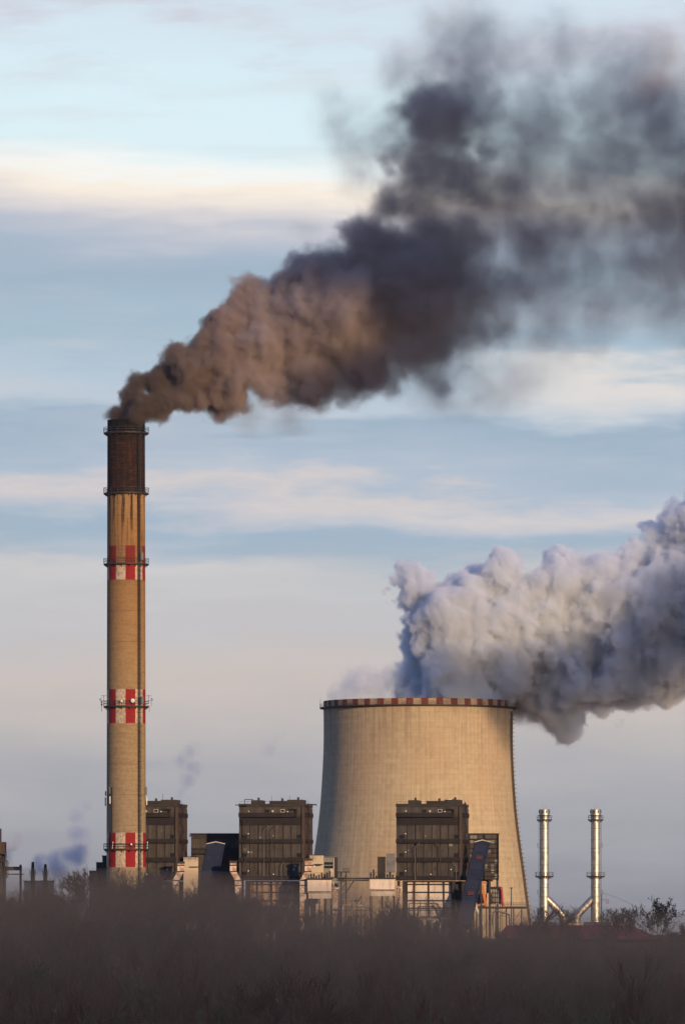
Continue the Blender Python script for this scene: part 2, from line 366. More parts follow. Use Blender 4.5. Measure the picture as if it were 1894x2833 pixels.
# ------------------------------------------------------------------ terrain
def sstep(a, b, x):
    t = np.clip((np.asarray(x, float) - a) / (b - a), 0, 1); return t * t * (3 - 2 * t)
_tx = [-300, 0, 150, 350, 500, 640, 800, 950, 1040, 1200, 1300, 1450, 1600, 1750, 1894, 2300]
_ty = [2455, 2452, 2448, 2432, 2436, 2452, 2522, 2540, 2505, 2540, 2556, 2574, 2588, 2584, 2582, 2580]
def tree_line(px): return np.interp(px, _tx, _ty)
TREE_H = 9.5
def ground(x, y):
    x = np.asarray(x, float); y = np.asarray(y, float)
    yc = np.clip(y, 300, 1180)
    px = x / (K * yc) + 947
    back = PZ(tree_line(px), 1180.0) - TREE_H
    front = -11.0
    t = sstep(420, 1180, y)
    g = front + (back - front) * t
    g = g * (1 - sstep(1190, 1300, y)) + 0.0
    g = g - 3.0 * sstep(100, 320, 320 - y) * 0
    g = np.where(y < 330, -11.0 - 0.0 * y, g)
    near = 1 - sstep(5, 120, np.hypot(x, y))
    g = g * (1 - near) + (EYE - 1.7) * near
    g = g - 60.0 * sstep(1750, 5000, y)
    # bare rise added out of view to the right, to throw shade over the wood
    shade_hill = 120.0 * sstep(95, 180, x + 0.02 * y) * (1 - sstep(810, 990, y)) * sstep(-500, -100, y)
    g = g + shade_hill * (1 - sstep(700, 1800, x))
    g = g + 0.5 * np.sin(x * 0.11) * np.cos(y * 0.05)
    return g
xs = np.unique(np.concatenate([np.linspace(-9000, -420, 22), np.arange(-400, 820, 12.0), np.linspace(840, 9000, 22)]))
ys = np.unique(np.concatenate([np.linspace(-4000, -420, 12), np.arange(-400, 1900, 14.0), np.linspace(1950, 14000, 26)]))
gx, gy = np.meshgrid(xs, ys); gz = ground(gx, gy)
nv = gx.size; nxs = len(xs)
me = bpy.data.meshes.new('ground'); idx = np.arange(nv).reshape(gx.shape)
quads = np.stack([idx[:-1, :-1], idx[:-1, 1:], idx[1:, 1:], idx[1:, :-1]], -1).reshape(-1, 4)
me.from_pydata(np.stack([gx.ravel(), gy.ravel(), gz.ravel()], -1).tolist(), [], quads.tolist())
me.polygons.foreach_set('use_smooth', [True] * len(me.polygons))
me.materials.append(mat('leaf_litter', (0.11, 0.062, 0.042), (0.19, 0.115, 0.078), 0.25, 0.95, c3=(0.05, 0.05, 0.02), t3=(0.58, 0.75), spec=0.05))
go = bpy.data.objects.new('ground', me); C.objects.link(go); tag(go, kind='structure')

# ------------------------------------------------------------------ chimney
YC = 1400.0
def zc(py): return PZ(py, YC)
ch = empty('chimney', (PX(349, YC), YC, 0), 0, 'tall concrete chimney with red and white bands, a sooty black top and five galleries', 'chimney')
ZT = zc(1163)
def rad(z): return 4.66 + (4.42 - 4.66) * z / ZT
mb = MB()
prof = [(rad(z), z) for z in np.linspace(-3, ZT, 60)] + [(rad(ZT) - 0.55, ZT), (rad(ZT) - 0.55, ZT - 14), (0.01, ZT - 14)]
mb.lathe(prof, 96); mb.build('shaft', concrete_chimney(), ch, smooth=True)
def gallery(z, rout=5.32, name='gallery', parent=ch, r_in=None, post=18, rail=1.15, r_in_off=0.0, thick=0.34, bar=0.045, mat_=None):
    ri = (rad(z) if r_in is None else r_in) + 0.02
    g = MB(); g.lathe([(ri, z - thick), (rout, z - thick), (rout, z), (ri, z)], 64, close=True)
    for i in range(post):
        a = 2 * math.pi * (i + 0.5) / post
        g.beam((ri * math.sin(a), -ri * math.cos(a), z - thick - 0.5), (rout * 0.97 * math.sin(a), -rout * 0.97 * math.cos(a), z - thick), 0.12)
    o = g.build(name, mat_ or M_steel, parent)
    r = MB()
    for i in range(post):
        a = 2 * math.pi * i / post
        r.beam((rout * math.sin(a), -rout * math.cos(a), z - 0.1), (rout * math.sin(a), -rout * math.cos(a), z + rail), bar * 1.6)
    for h in (rail * 0.5, rail):
        r.lathe([(rout - bar, z + h - bar), (rout + bar, z + h - bar), (rout + bar, z + h + bar), (rout - bar, z + h + bar)], 48, close=True)
    r.build('railing', mat_ or M_steel, o)
    return o
for py in (1197, 1364, 1560, 1954, 2349): gallery(zc(py))
# ladder in its cage, right of the middle
la = 0.735
def onsh(a, z, off=0.0): rr = rad(z) + off; return (rr * math.sin(a), -rr * math.cos(a), z)
mb = MB()
for s in (-0.055, 0.055): mb.beam(onsh(la + s, 2, 0.22), onsh(la + s, ZT - 1, 0.22), 0.10)
z = 2.0
while z < ZT - 1:
    mb.beam(onsh(la - 0.055, z, 0.22), onsh(la + 0.055, z, 0.22), 0.07); z += 0.6
mb.build('ladder', M_steel, ch)
mb = MB(); z = 3.0
while z < ZT - 2:
    pts = [onsh(la + t * 0.085, z, 0.22 + 0.62 * math.sqrt(max(0, 1 - t * t))) for t in (-1, -0.7, -0.25, 0.25, 0.7, 1)]
    for a, b in zip(pts, pts[1:]): mb.beam(a, b, 0.06)
    z += 1.15
for t in (-0.85, -0.3, 0.3, 0.85): mb.beam(onsh(la + t * 0.085, 3, 0.22 + 0.6 * math.sqrt(1 - t * t)), onsh(la + t * 0.085, ZT - 2, 0.22 + 0.6 * math.sqrt(1 - t * t)), 0.06)
mb.build('ladder_cage', M_steel, ch)
# landings on the ladder
for py in (1545, 1942):
    z = zc(py); mb = MB()
    c = Vector(onsh(la + 0.05, z, 0.9)); mb.lathe([(0.42, z - 0.6), (0.42, z + 1.1), (0.36, z + 1.1), (0.36, z - 0.6)], 14, c.x, c.y, close=True)
    mb.build('ladder_hood', M_grey, ch)
# dishes and aerials
def dish(px, py, rp, off, a_extra=0.0, m=M_dish, name='dish'):
    r = rp * K * YC; x = PX(px, YC) - ch.location.x; z = zc(py)
    a = math.asin(max(-0.999, min(0.999, x / 5.5))); c = Vector((x, -math.sqrt(max(0.01, 5.45 ** 2 - x * x)) - off, z))
    mb = MB(); n = Vector((math.sin(a_extra), -math.cos(a_extra), 0)); t = n.orthogonal().normalized(); b = n.cross(t)
    rings = [(0.0, 0.0), (0.5, -0.04), (1.0, -0.14), (1.0, -0.45), (0.8, -0.6), (0.0, -0.62)]
    N_ = 20; vs = []; fs = []
    for i in range(N_):
        q = 2 * math.pi * i / N_
        for rr, h in rings: vs.append(c + (t * math.cos(q) + b * math.sin(q)) * r * rr + n * r * h)
    k = len(rings)
    for i in range(N_):
        for j in range(k - 1): fs.append((i * k + j, ((i + 1) % N_) * k + j, ((i + 1) % N_) * k + j + 1, i * k + j + 1))
    mb.add(vs, fs); o = mb.build(name, m, ch, smooth=True)
    mb = MB(); mb.beam(c - Vector((0, -0.3 * r, 1.5 + r)), c + Vector((0, 0.3 * r, r)), 0.09); mb.build('mount', M_steel, o)
dish(369.5, 1940.7, 5.6, 0.05); dish(339, 1942, 2.8, 0.05); dish(365.6, 2337.5, 2.6, 0.05)
dish(281.5, 1942.5, 2.6, 0.0, -0.9, M_grey); dish(281.5, 1950, 2.6, 0.0, -0.9, M_grey); dish(413, 1950, 2.6, 0.0, 0.7)
for s in (-1, 1):
    mb = MB(); x0 = s * 5.3
    z = zc(1954)
    for q in (5.25, 5.9):
        mb.beam((s * q, -0.3, z), (s * q, -0.3, z + 2.6 - (q - 5.25)), 0.09)
    mb.beam((s * 4.4, -0.3, z + 2.4), (s * 6.0, -0.3, z + 2.4), 0.08)
    mb.beam((s * 5.9, -0.3, z + 1.9), (s * 6.35, -0.3, z + 1.4), 0.09); mb.beam((s * 5.3, -0.3, z + 1.3), (s * 6.35, -0.3, z + 1.4), 0.08)
    mb.build('aerial_bracket', M_steel, ch)
def aerial(px, py0, py1, ydir, lean=0.0, wd=0.22, m=M_dish):
    x = PX(px, YC) - ch.location.x; rr = 5.05
    y = -math.sqrt(max(0.02, rr * rr - min(x * x, rr * rr)))
    mb = MB(); z0, z1 = zc(py1), zc(py0)
    mb.hexa([(x - wd / 2, y - .1, z0), (x + wd / 2, y - .1, z0), (x + wd / 2, y + .1, z0), (x - wd / 2, y + .1, z0),
             (x - wd / 2 + lean, y - .1, z1), (x + wd / 2 + lean, y - .1, z1), (x + wd / 2 + lean, y + .1, z1), (x - wd / 2 + lean, y + .1, z1)])
    o = mb.build('aerial_panel', m, ch)
    q = x * rad(z0) / rr * 0.98
    for zz in (z0 + 0.4, z1 - 0.4): MB().beam((x + lean / 2, y + 0.1, zz), (q, y * 0.86 if abs(x) < 4.6 else -0.4, zz), 0.08).build('aerial_arm', M_steel, o)
for px, a, b, m in ((305.5, 2179, 2197, M_grey), (306, 2205, 2225, M_dish), (405.5, 2178, 2200, M_grey), (406.5, 2206, 2228, M_dish), (292.5, 2190, 2203, M_steel), (292, 2207, 2231, M_steel)):
    aerial(px, a, b, 0, 0.0, 0.24, m)
aerial(312, 2330, 2351, 0, 0.22, 0.14); aerial(407.5, 2329, 2350, 0, 0.1, 0.16)
mb = MB(); a = math.asin((311.6 - 349) / 54.0)
mb.beam(onsh(a, zc(2349), 0.15), onsh(a, zc(2180), 0.15), 0.28); mb.build('cable_tray', M_ledge, ch)
mb = MB(); mb.lathe([(5.25, zc(2337)), (5.33, zc(2337)), (5.33, zc(2337) + 0.14), (5.25, zc(2337) + 0.14)], 48, close=True)
mb.build('cable_ring', M_ledge, ch)

# ------------------------------------------------------------------ cooling tower
YT = 1520.0; sT = K * YT
def zt(py): return PZ(py, YT)
ct = empty('cooling_tower', (PX(1156.6, YT), YT, 0), 0, 'wide pale concrete cooling tower with a red and white painted rim, steam rising from it', 'cooling tower')
yp = np.array([1941, 1958, 2000, 2074, 2157, 2220, 2277, 2340, 2405, 2469, 2532, 2600, 2640])
hw = np.array([262.5, 262.2, 261.6, 261.8, 266, 270.2, 275.8, 284.5, 294.2, 302.8, 311.2, 320.5, 326])
zz = np.linspace(zt(2612), zt(1941), 70)
pr = [(float(np.interp(PZ(0, YT) / sT - z / sT, yp, hw)) * sT, z) for z in zz]
zpy = lambda z: HOR - (z - EYE) / sT
pr = [(float(np.interp(zpy(z), yp, hw)) * sT, float(z)) for z in zz]
ker = np.array([r for r, _ in pr]); ker = np.convolve(np.pad(ker, 3, mode='edge'), np.ones(7) / 7, 'valid')
pr = [(float(r), z) for r, (_, z) in zip(ker, pr)]
inner = [(r - 0.6, z) for r, z in pr[::-1]]
mb = MB(); mb.lathe(pr + inner, 180, close=True); mb.build('shell', concrete_tower(), ct, smooth=True)
zr = zt(1959.5)
mb = MB(); rr = 262.3 * sT
mb.lathe([(rr, zr - 0.35), (rr + 0.95, zr - 0.2), (rr + 0.95, zr + 0.12), (rr, zr + 0.12)], 140, close=True)
o = mb.build('gallery', M_steel, ct)
mb = MB()
for i in range(60):
    a = 2 * math.pi * i / 60; mb.beam(((rr + .88) * math.sin(a), -(rr + .88) * math.cos(a), zr), ((rr + .88) * math.sin(a), -(rr + .88) * math.cos(a), zr + 1.0), 0.05)
for h in (0.5, 1.0): mb.lathe([(rr + .86, zr + h), (rr + .90, zr + h), (rr + .90, zr + h + .04), (rr + .86, zr + h + .04)], 90, close=True)
mb.build('railing', M_grey, o)
ta = math.radians(75.0); mb = MB()
def ont(a, z, off): r = float(np.interp(z, [q[1] for q in pr], [q[0] for q in pr])) + off; return Vector((r * math.sin(a), -r * math.cos(a), z))
zs_ = np.arange(2, zr, 1.6)
for s in (-0.022, 0.022):
    for a_, b_ in zip(zs_, zs_[1:]): mb.beam(ont(ta + s, a_, 0.3), ont(ta + s, b_, 0.3), 0.22)
z = 2.0
while z < zr - 1: mb.beam(ont(ta - 0.022, z, 0.3), ont(ta + 0.022, z, 0.3), 0.14); z += 0.55
z = 2.0
while z < zr - 1:
    pts = [ont(ta + t * 0.028, z, 0.3 + 0.75 * math.sqrt(max(0, 1 - t * t))) for t in (-1, -0.6, 0, 0.6, 1)]
    for a_, b_ in zip(pts, pts[1:]): mb.beam(a_, b_, 0.10)
    z += 1.1
mb.build('ladder', M_steel, ct)
mb = MB(); rb = pr[0][0]
for i in range(48):
    a0 = 2 * math.pi * i / 48; a1 = 2 * math.pi * (i + .5) / 48
    p = ont(a1, pr[0][1], -0.3); p.z = pr[0][1]
    for a in (a0, a0 + 2 * math.pi / 48): mb.tube(((rb + 0.6) * math.sin(a), -(rb + 0.6) * math.cos(a), -1), p, 0.35, 6)
mb.build('leg_ring', M_grey, ct)
# thin lightning rods on the rim
for a in (-1.48, 1.46): MB().beam(ont(a, zr, 0.9), ont(a, zr, 0.9) + Vector((0, 0, 2.4)), 0.08).build('lightning_rod', M_grey, ct)

# ------------------------------------------------------------------ boiler houses
YB = 1410.0; RZ = R(-7.3)
def zb(py): return PZ(py, YB)
W2, DP = 7.8, 14.0
def fx(rel): return -W2 + rel * 2 * W2
def boiler(px_right, label, wall_m=None, extra=0):
    # origin: ground under the front right corner
    t = empty('boiler_house', (PX(px_right, YB), YB, 0), RZ, label, 'boiler house', 'three dark boiler houses in a row')
    o = MB().box(-2 * W2, 0, 0, DP, zb(2436), zb(2225)).build('wall', M_clad, t)
    MB().box(0.003, 0.12, 0.0, DP, zb(2424), zb(2236)).build('side_wall', M_side, t)
    # flat dark strip standing in for the shade of a recess, then ledges
    MB().box(-2 * W2 + .1, -0.35, -0.06, 0, zb(2284), zb(2260)).build('recess_shade', M_ledge, t)
    for y0, y1, d in ((2261, 2249, .9), (2333, 2322, .75), (2385, 2373, .75), (2437, 2424, .75)):
        MB().box(-2 * W2 - 0.02, -0.30 if y0 != 2261 else -2.2, -d, -0.063, zb(y0), zb(y1)).build('ledge', M_ledge, t)
        MB().box(0.123, 0.35, 0.2, DP - 0.3, zb(y0), zb(y1)).build('side_ledge', M_ledge, t)
    MB().box(-2 * W2 - 0.1, 0.16, -0.25, DP + .1, zb(2232), zb(2224)).build('parapet', M_dark, t)
    # upright joints
    for r in (0.17, 0.295, 0.42, 0.548, 0.678, 0.80):
        x = -2 * W2 + r * 2 * W2; wd = .14 if r == 0.295 else .06
        MB().box(x - wd, x + wd, -0.12, -0.003, zb(2424), zb(2284.3)).build('panel_joint', M_ledge, t)
    def win(r0, r1, y1, y0, m=M_glass, fm=M_ledge):
        x0, x1 = -2 * W2 + r0 * 2 * W2, -2 * W2 + r1 * 2 * W2
        f = MB(); z0, z1 = zb(y1), zb(y0); wv = .09
        f.box(x0, x0 + wv, -.14, -.003, z0, z1).box(x1 - wv, x1, -.14, -.003, z0, z1).box(x0 + wv, x1 - wv, -.14, -.003, z0, z0 + wv).box(x0 + wv, x1 - wv, -.14, -.003, z1 - wv, z1)
        fo = f.build('window', fm, t)
        MB().box(x0 + wv, x1 - wv, -.05, -.006, z0 + wv, z1 - wv).build('pane', m, fo)
    for y0, y1 in ((2310, 2320.8), (2361, 2371.8), (2412.5, 2423)):
        win(.05, .122, y1, y0); win(.888, .955, y1, y0)
    win(.40, .465, 2248, 2240); win(.505, .53, 2247.5, 2242, M_dish, M_white); win(.635, .70, 2248, 2239.5, M_glass, M_white)
    # small bright fittings on the front
    for r, y in ((.15, 2254 - 9), (.745, 2246), (.145, 2307), (.145, 2358), (.84, 2406.5), (.53, 2419.5), (.145, 2410)):
        x = -2 * W2 + r * 2 * W2
        MB().box(x - .13, x + .13, -.3, -.003, zb(y) - .12, zb(y) + .12).build('lamp_box', M_dish, t)
    # roof plant
    for r0, r1, y in ((.165, .32, 2213.5), (.447, .72, 2215.5), (.72, .95, 2212.5)):
        b = MB().box(-2 * W2 + r0 * 2 * W2, -2 * W2 + r1 * 2 * W2, 2.0, 9.0, zb(2224), zb(y)).build('roof_box', M_dark, t)
        v_ = MB(); xm = -2 * W2 + (r0 + .7 * (r1 - r0)) * 2 * W2
        v_.tube((xm, 3, zb(y)), (xm, 3, zb(y) + .6), .28, 8); v_.build('vent', M_steel, b)
    p = MB()
    for i in range(9):
        x = -2 * W2 + 0.2 + i * (2 * W2 - .4) / 8
        p.beam((x, .1, zb(2224)), (x, .1, zb(2224) + .55), .05)
    p.beam((-2 * W2 + .2, .1, zb(2224) + .55), (-.2, .1, zb(2224) + .55), .05); p.build('roof_railing', M_steel, t)
    # hoist hood on the right of the top storey, pipe runs
    MB().box(-2.1, -1.7, -.5, -.003, zb(2262), zb(2238)).build('downpipe', M_ledge, t)
    MB().box(-.6, -.3, -.35, -.003, zb(2424), zb(2232)).build('downpipe', M_side, t)
    h = MB(); h.box(-3.6, -1.6, -1.2, -.25, zb(2240), zb(2239)); h.beam((-3.5, -1.15, zb(2239)), (-3.5, -1.15, zb(2233)), .07); h.beam((-1.7, -1.15, zb(2239)), (-1.7, -1.15, zb(2233)), .07)
    h.beam((-3.5, -1.15, zb(2233)), (-1.7, -1.15, zb(2233)), .07); h.build('hoist_platform', M_steel, t)
    # open lower storey: columns, steelwork and a pale wall set back
    for x in (-2 * W2 + .4, -2 * W2 + 1.9, -1.9, -.45):
        MB().box(x - .4, x + .4, .0, .9, 0, zb(2438)).build('column', M_dark, t)
    for x in (-2 * W2 + .4, -.45):
        MB().box(x - .4, x + .4, DP - 1, DP, 0, zb(2438)).build('column', M_dark, t)
    MB().box(-2 * W2 + 2.4, -2.4, 1.2, 1.5, zb(2512), zb(2438)).build('pale_wall', wall_m or M_panel, t)
    MB().box(-2 * W2 + 2.4, -2.4, 1.25, 3.0, 0, zb(2513)).build('lower_wall', M_white, t)
    g = MB()
    for r in (.0, .165, .49, .83, 1.0):
        x = -2 * W2 + 2.5 + r * (2 * W2 - 5.0); g.box(x - .1, x + .1, .8, 1.195, 0, zb(2438))
    for y in (2447, 2469, 2492, 2513): g.box(-2 * W2 + 2.4, -2.4, .7, 1.19, zb(y) - .12, zb(y) + .12)
    g.build('steel_grid', M_steel, t)
    MB().box(-2 * W2 + .8, -.8, DP - 2, DP - 1.4, 0, zb(2438)).build('rear_wall', M_dark, t)
    # each house carries different pipes, cable trays and stairs
    r_ = random.Random(extra * 11 + 3)
    for i in range(4):
        x = -2 * W2 + r_.uniform(.06, .94) * 2 * W2; a = zb(r_.choice((2424, 2436))); b = zb(r_.choice((2262, 2285, 2333, 2385)))
        pp = MB(); pp.path([(x, -.95, a), (x, -.95, b - 1), (x + r_.choice((-1, 1)) * r_.uniform(.4, 1.6), -.95, b)], r_.uniform(.05, .12), 6)
        pp.build('wall_pipe', r_.choice((M_steel, M_grey, M_side)), t)
    st_ = MB(); n_ = 0; z0 = zb(2424)
    while z0 < zb(2245):
        y0, y1 = (1.0, 5.5) if n_ % 2 == 0 else (5.5, 1.0)
        st_.beam((.6, y0, z0), (.6, y1, z0 + 2.1), .16); st_.beam((.6, y0, z0 + 1.0), (.6, y1, z0 + 3.1), .07); st_.box(.35, .9, y1 - .5, y1 + .5, z0 + 2.05, z0 + 2.13)
        z0 += 2.1; n_ += 1
    st_.build('stairs', M_steel, t)
    for i in range(5 + extra):
        x = -2 * W2 + r_.uniform(.05, .9) * 2 * W2; rw = r_.choice(((2320, 2287), (2371, 2336), (2422, 2388), (2246, 2238)))
        zz = zb(r_.uniform(rw[1] + 6, rw[0])); w_ = r_.uniform(.2, .9); h_ = r_.uniform(.15, .7)
        MB().box(x, x + w_, -.05, -.004, zz, zz + h_).build('patch', r_.choice((M_side, M_grey, M_dark, M_green)), t)
    return t
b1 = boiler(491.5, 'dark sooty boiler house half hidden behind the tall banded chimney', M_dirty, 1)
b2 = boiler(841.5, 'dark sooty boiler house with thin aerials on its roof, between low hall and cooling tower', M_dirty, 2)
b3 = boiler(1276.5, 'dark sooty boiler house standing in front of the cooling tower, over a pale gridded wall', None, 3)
# each roof carries its own fittings
p = MB()
for px, a, b in ((751.5, 2202, 2218), (778, 2204, 2218), (801, 2202, 2218)):
    p.beam(P(px, b, YB + 5), P(px, a, YB + 5), .07)
p.build('aerial_rod', M_steel, None); o = bpy.context.scene.objects[-1]
def attach(o, t):
    """make a mesh built in world space a part of thing t"""
    o.parent = t; M = Matrix.Translation(t.location) @ Matrix.Rotation(t.rotation_euler.z, 4, 'Z')
    o.data.transform(M.inverted()); return o
o = bpy.data.objects['aerial_rod']; attach(o, b2)
p = MB(); 
for a, b in (((676.5, 2226), (676.5, 2212.5)), ((676.5, 2212.5), (699.5, 2212.5)), ((699.5, 2212.5), (699.5, 2220))): p.beam(P(*a, YB + 1), P(*b, YB + 1), .18)
attach(p.build('pipe_frame', M_steel), b2)
p = MB(); p.beam(P(651, 2228, YB + .2), P(690, 2227, YB + .2), .22); p.beam(P(836, 2225, YB + 1), P(875, 2227, YB + 1), .28); p.beam(P(652, 2229.5, YB + .2), P(652, 2226, YB + .2), .2); p.beam(P(874.5, 2230, YB + 1), P(874.5, 2226, YB + 1), .25)
attach(p.build('roof_beam', M_steel), b2)
p = MB(); p.beam(P(450, 2222, YB + 4), P(450, 2197, YB + 4), .09); p.beam(P(431, 2222, YB + 4), P(431, 2212, YB + 4), .06); attach(p.build('aerial_rod', M_steel), b1)
p = MB(); p.box(PX(1237, YB), PX(1258, YB), YB + 4, YB + 7, zb(2212), zb(2210)); attach(p.build('skylight', M_dish), b3)
p = MB(); p.beam(P(1237.5, 2222, YB + 2), P(1237.5, 2207, YB + 2), .1); p.beam(P(1286, 2226, YB + 6), P(1286, 2221, YB + 6), .5); p.beam(P(1192, 2214, YB + 2), P(1192, 2210, YB + 2), .06); p.beam(P(1203, 2214, YB + 2), P(1203, 2210, YB + 2), .06)
attach(p.build('roof_vent', M_steel), b3)

# ------------------------------------------------------------------ plant buildings between and around
def wbox(mb, px0, px1, py0, py1, Y, dep):
    return mb.box(PX(px0, Y), PX(px1, Y), Y, Y + dep, PZ(py1, Y), PZ(py0, Y))
def bld(name, px, Y, label, cat, group=None):
    return empty(name, (PX(px, Y), Y, 0), 0, label, cat, group)
def part(t, name, m, fn, sub=None):
    mb = MB(); fn(mb); o = mb.build(name, m, None)
    l = t.location; o.data.transform(Matrix.Translation((-l.x, -l.y, -l.z))); o.parent = sub or t
    return o
def railing(mb, px0, px1, py, Y, h=1.1, n=None):
    z = PZ(py, Y); x0, x1 = PX(px0, Y), PX(px1, Y); n = n or max(2, int(abs(x1 - x0) / 1.4))
    for i in range(n + 1):
        x = x0 + (x1 - x0) * i / n; mb.beam((x, Y, z), (x, Y, z + h), .07)
    for q in (.5, 1.0): mb.beam((x0, Y, z + h * q), (x1, Y, z + h * q), .06)

# bunker hall between the first two boiler houses
Y = 1426.0
t = bld('bunker_hall', 593, Y, 'long low dark hall between two boiler houses, a conveyor rising to it', 'bunker hall')
part(t, 'wall', M_clad, lambda m: wbox(m, 528.5, 672, 2309, 2640, Y, 12))
part(t, 'roof', M_dark, lambda m: wbox(m, 524.5, 674, 2306, 2309, Y - .4, 12.8))
part(t, 'upper_strip', M_dark, lambda m: wbox(m, 529, 672, 2310, 2322, Y - .12, .1))
part(t, 'gutter_end', M_steel, lambda m: wbox(m, 523, 528.5, 2311.5, 2315, Y - .3, 1))
g = part(t, 'gallery', M_dark, lambda m: wbox(m, 528, 667, 2360, 2362.5, Y - 1.2, 1.18))
def f(m):
    for i in range(40): 
        px = 529 + i * 3.5; m.beam(P(px, 2361, Y - 1.15), P(px, 2347.5, Y - 1.15), .10)
    m.beam(P(528, 2347.5, Y - 1.15), P(667, 2347.5, Y - 1.15), .14)
part(t, 'railing', M_ledge, f, None)
for px in (575, 591, 606): part(t, 'louvre', M_clad, lambda m: wbox(m, px - 5, px + 5, 2325, 2333, Y - .16, .1))

# gabled, inclined conveyor galleries
def conveyor(top, bot, Yt, Yb, wpx, label):
    (tx, ty), (bx, by) = top, bot
    t = empty('conveyor_gallery', (PX(bx, Yb), Yb, 0), 0, label, 'conveyor', 'inclined conveyor galleries')
    a = P(tx, ty, Yt); b = P(bx, by, Yb); hw_ = wpx * K * Yt / 2; ax = (a - b).normalized()
    n = Vector((0, -ax.z, ax.y)).normalized(); X = Vector((1, 0, 0))      # n: out of the upper side of the gallery
    def slab(m, p, q, x0, x1, d0, d1):
        m.hexa([p + X * x0 + n * d0, p + X * x1 + n * d0, p + X * x1 + n * d1, p + X * x0 + n * d1, q + X * x0 + n * d0, q + X * x1 + n * d0, q + X * x1 + n * d1, q + X * x0 + n * d1])
    part(t, 'body', M_conv, lambda m: slab(m, b, a, -hw_, hw_, -2.6, 0))
    part(t, 'roof', M_conv, lambda m: slab(m, b, a + ax * .3, -hw_ - .25, hw_ + .25, .003, .16))
    part(t, 'side_rail', M_conv, lambda m: slab(m, b, a, hw_ - .1, hw_ + .1, .163, .35)); part(t, 'side_rail', M_conv, lambda m: slab(m, b, a, -hw_ - .1, -hw_ + .1, .163, .35))
    for k in range(1, 9): part(t, 'sheet_joint', M_conv, lambda m: slab(m, b.lerp(a, k / 9 - .004), b.lerp(a, k / 9 + .004), -hw_ + .15, hw_ - .15, .163, .22))
    top = a + ax * .3
    part(t, 'edge_trim', M_white, lambda m: m.beam(top + X * (-hw_ - .3) + n * .1, top + n * .1 + Vector((0, 0, .5)), .2)); part(t, 'edge_trim', M_white, lambda m: m.beam(top + X * (hw_ + .3) + n * .1, top + n * .1 + Vector((0, 0, .5)), .2))
    part(t, 'gable', M_conv, lambda m: m.add([top + X * (-hw_ - .2) + n * .1, top + X * (hw_ + .2) + n * .1, top + Vector((0, 0, .45)) + n * .1, top + X * (-hw_ - .2) - n * 2, top + X * (hw_ + .2) - n * 2, top + Vector((0, 0, .45)) - n * 2], [(0, 1, 2), (5, 4, 3), (0, 2, 5, 3), (1, 4, 5, 2), (0, 3, 4, 1)]))
    for k in ((.16, .60) if Yt < 1411.5 else ()):
        p_, q_ = a.lerp(b, k), a.lerp(b, k + .045)
        part(t, 'roof_hatch', M_hatch, lambda m: slab(m, q_, p_, -.75, .75, .223, .45))
    for k in (.3, .7):
        c = b * k + a * (1 - k)
        part(t, 'trestle', M_steel, lambda m: (m.beam((c.x - hw_ * .8, c.y, -3), (c.x - hw_ * .6, c.y, c.z - 3), .4), m.beam((c.x + hw_ * .8, c.y, -3), (c.x + hw_ * .6, c.y, c.z - 3), .4)))
    return t
conveyor((596, 2339), (572, 2470), 1412.0, 1410.0, 45, 'blue grey conveyor gallery rising to the low dark hall')
conveyor((1333, 2334), (1282, 2560), 1411.0, 1402.0, 38, 'blue grey conveyor gallery beside the boiler house in front of the cooling tower')

# annex right of the third boiler house, patched with sheets
Y = 1424.0
t = bld('annex', 1336, Y, 'dark patched annex on stilts, tucked behind a conveyor before the cooling tower', 'annex')
part(t, 'wall', M_clad, lambda m: wbox(m, 1294, 1379, 2309, 2434, Y, 10))
part(t, 'roof', M_dark, lambda m: wbox(m, 1293, 1381, 2306, 2309, Y - .3, 10.5))
rng = random.Random(3)
for r in range(9):
    for c in range(8):
        if rng.random() < .26:
            x = 1300 + c * 9.6; y = 2312 + r * 13.4
            part(t, 'patch_sheet', (M_side, M_grey, M_green)[rng.randrange(3)], lambda m: wbox(m, x, x + 8.8, y, y + 11, Y - .09, .08))
def f(m):
    for r in range(1, 10): wbox(m, 1294, 1380, 2309 + r * 12.9 - 1, 2309 + r * 12.9 + .8, Y - .35, .2)
    for px in (1296, 1340, 1378): wbox(m, px - 1, px + 1.2, 2309, 2434, Y - .5, .14)
part(t, 'wall_rail', M_ledge, f)
for px in (1300, 1328, 1354, 1375): part(t, 'stilt', M_steel, lambda m: wbox(m, px - 3, px + 3, 2434, 2640, Y + 1, .8))
part(t, 'pale_block', M_white, lambda m: wbox(m, 1326, 1362, 2434.5, 2472, Y + 2, 3))
part(t, 'pale_block', M_panel, lambda m: wbox(m, 1318, 1346, 2473, 2510, Y + 2.2, 3))

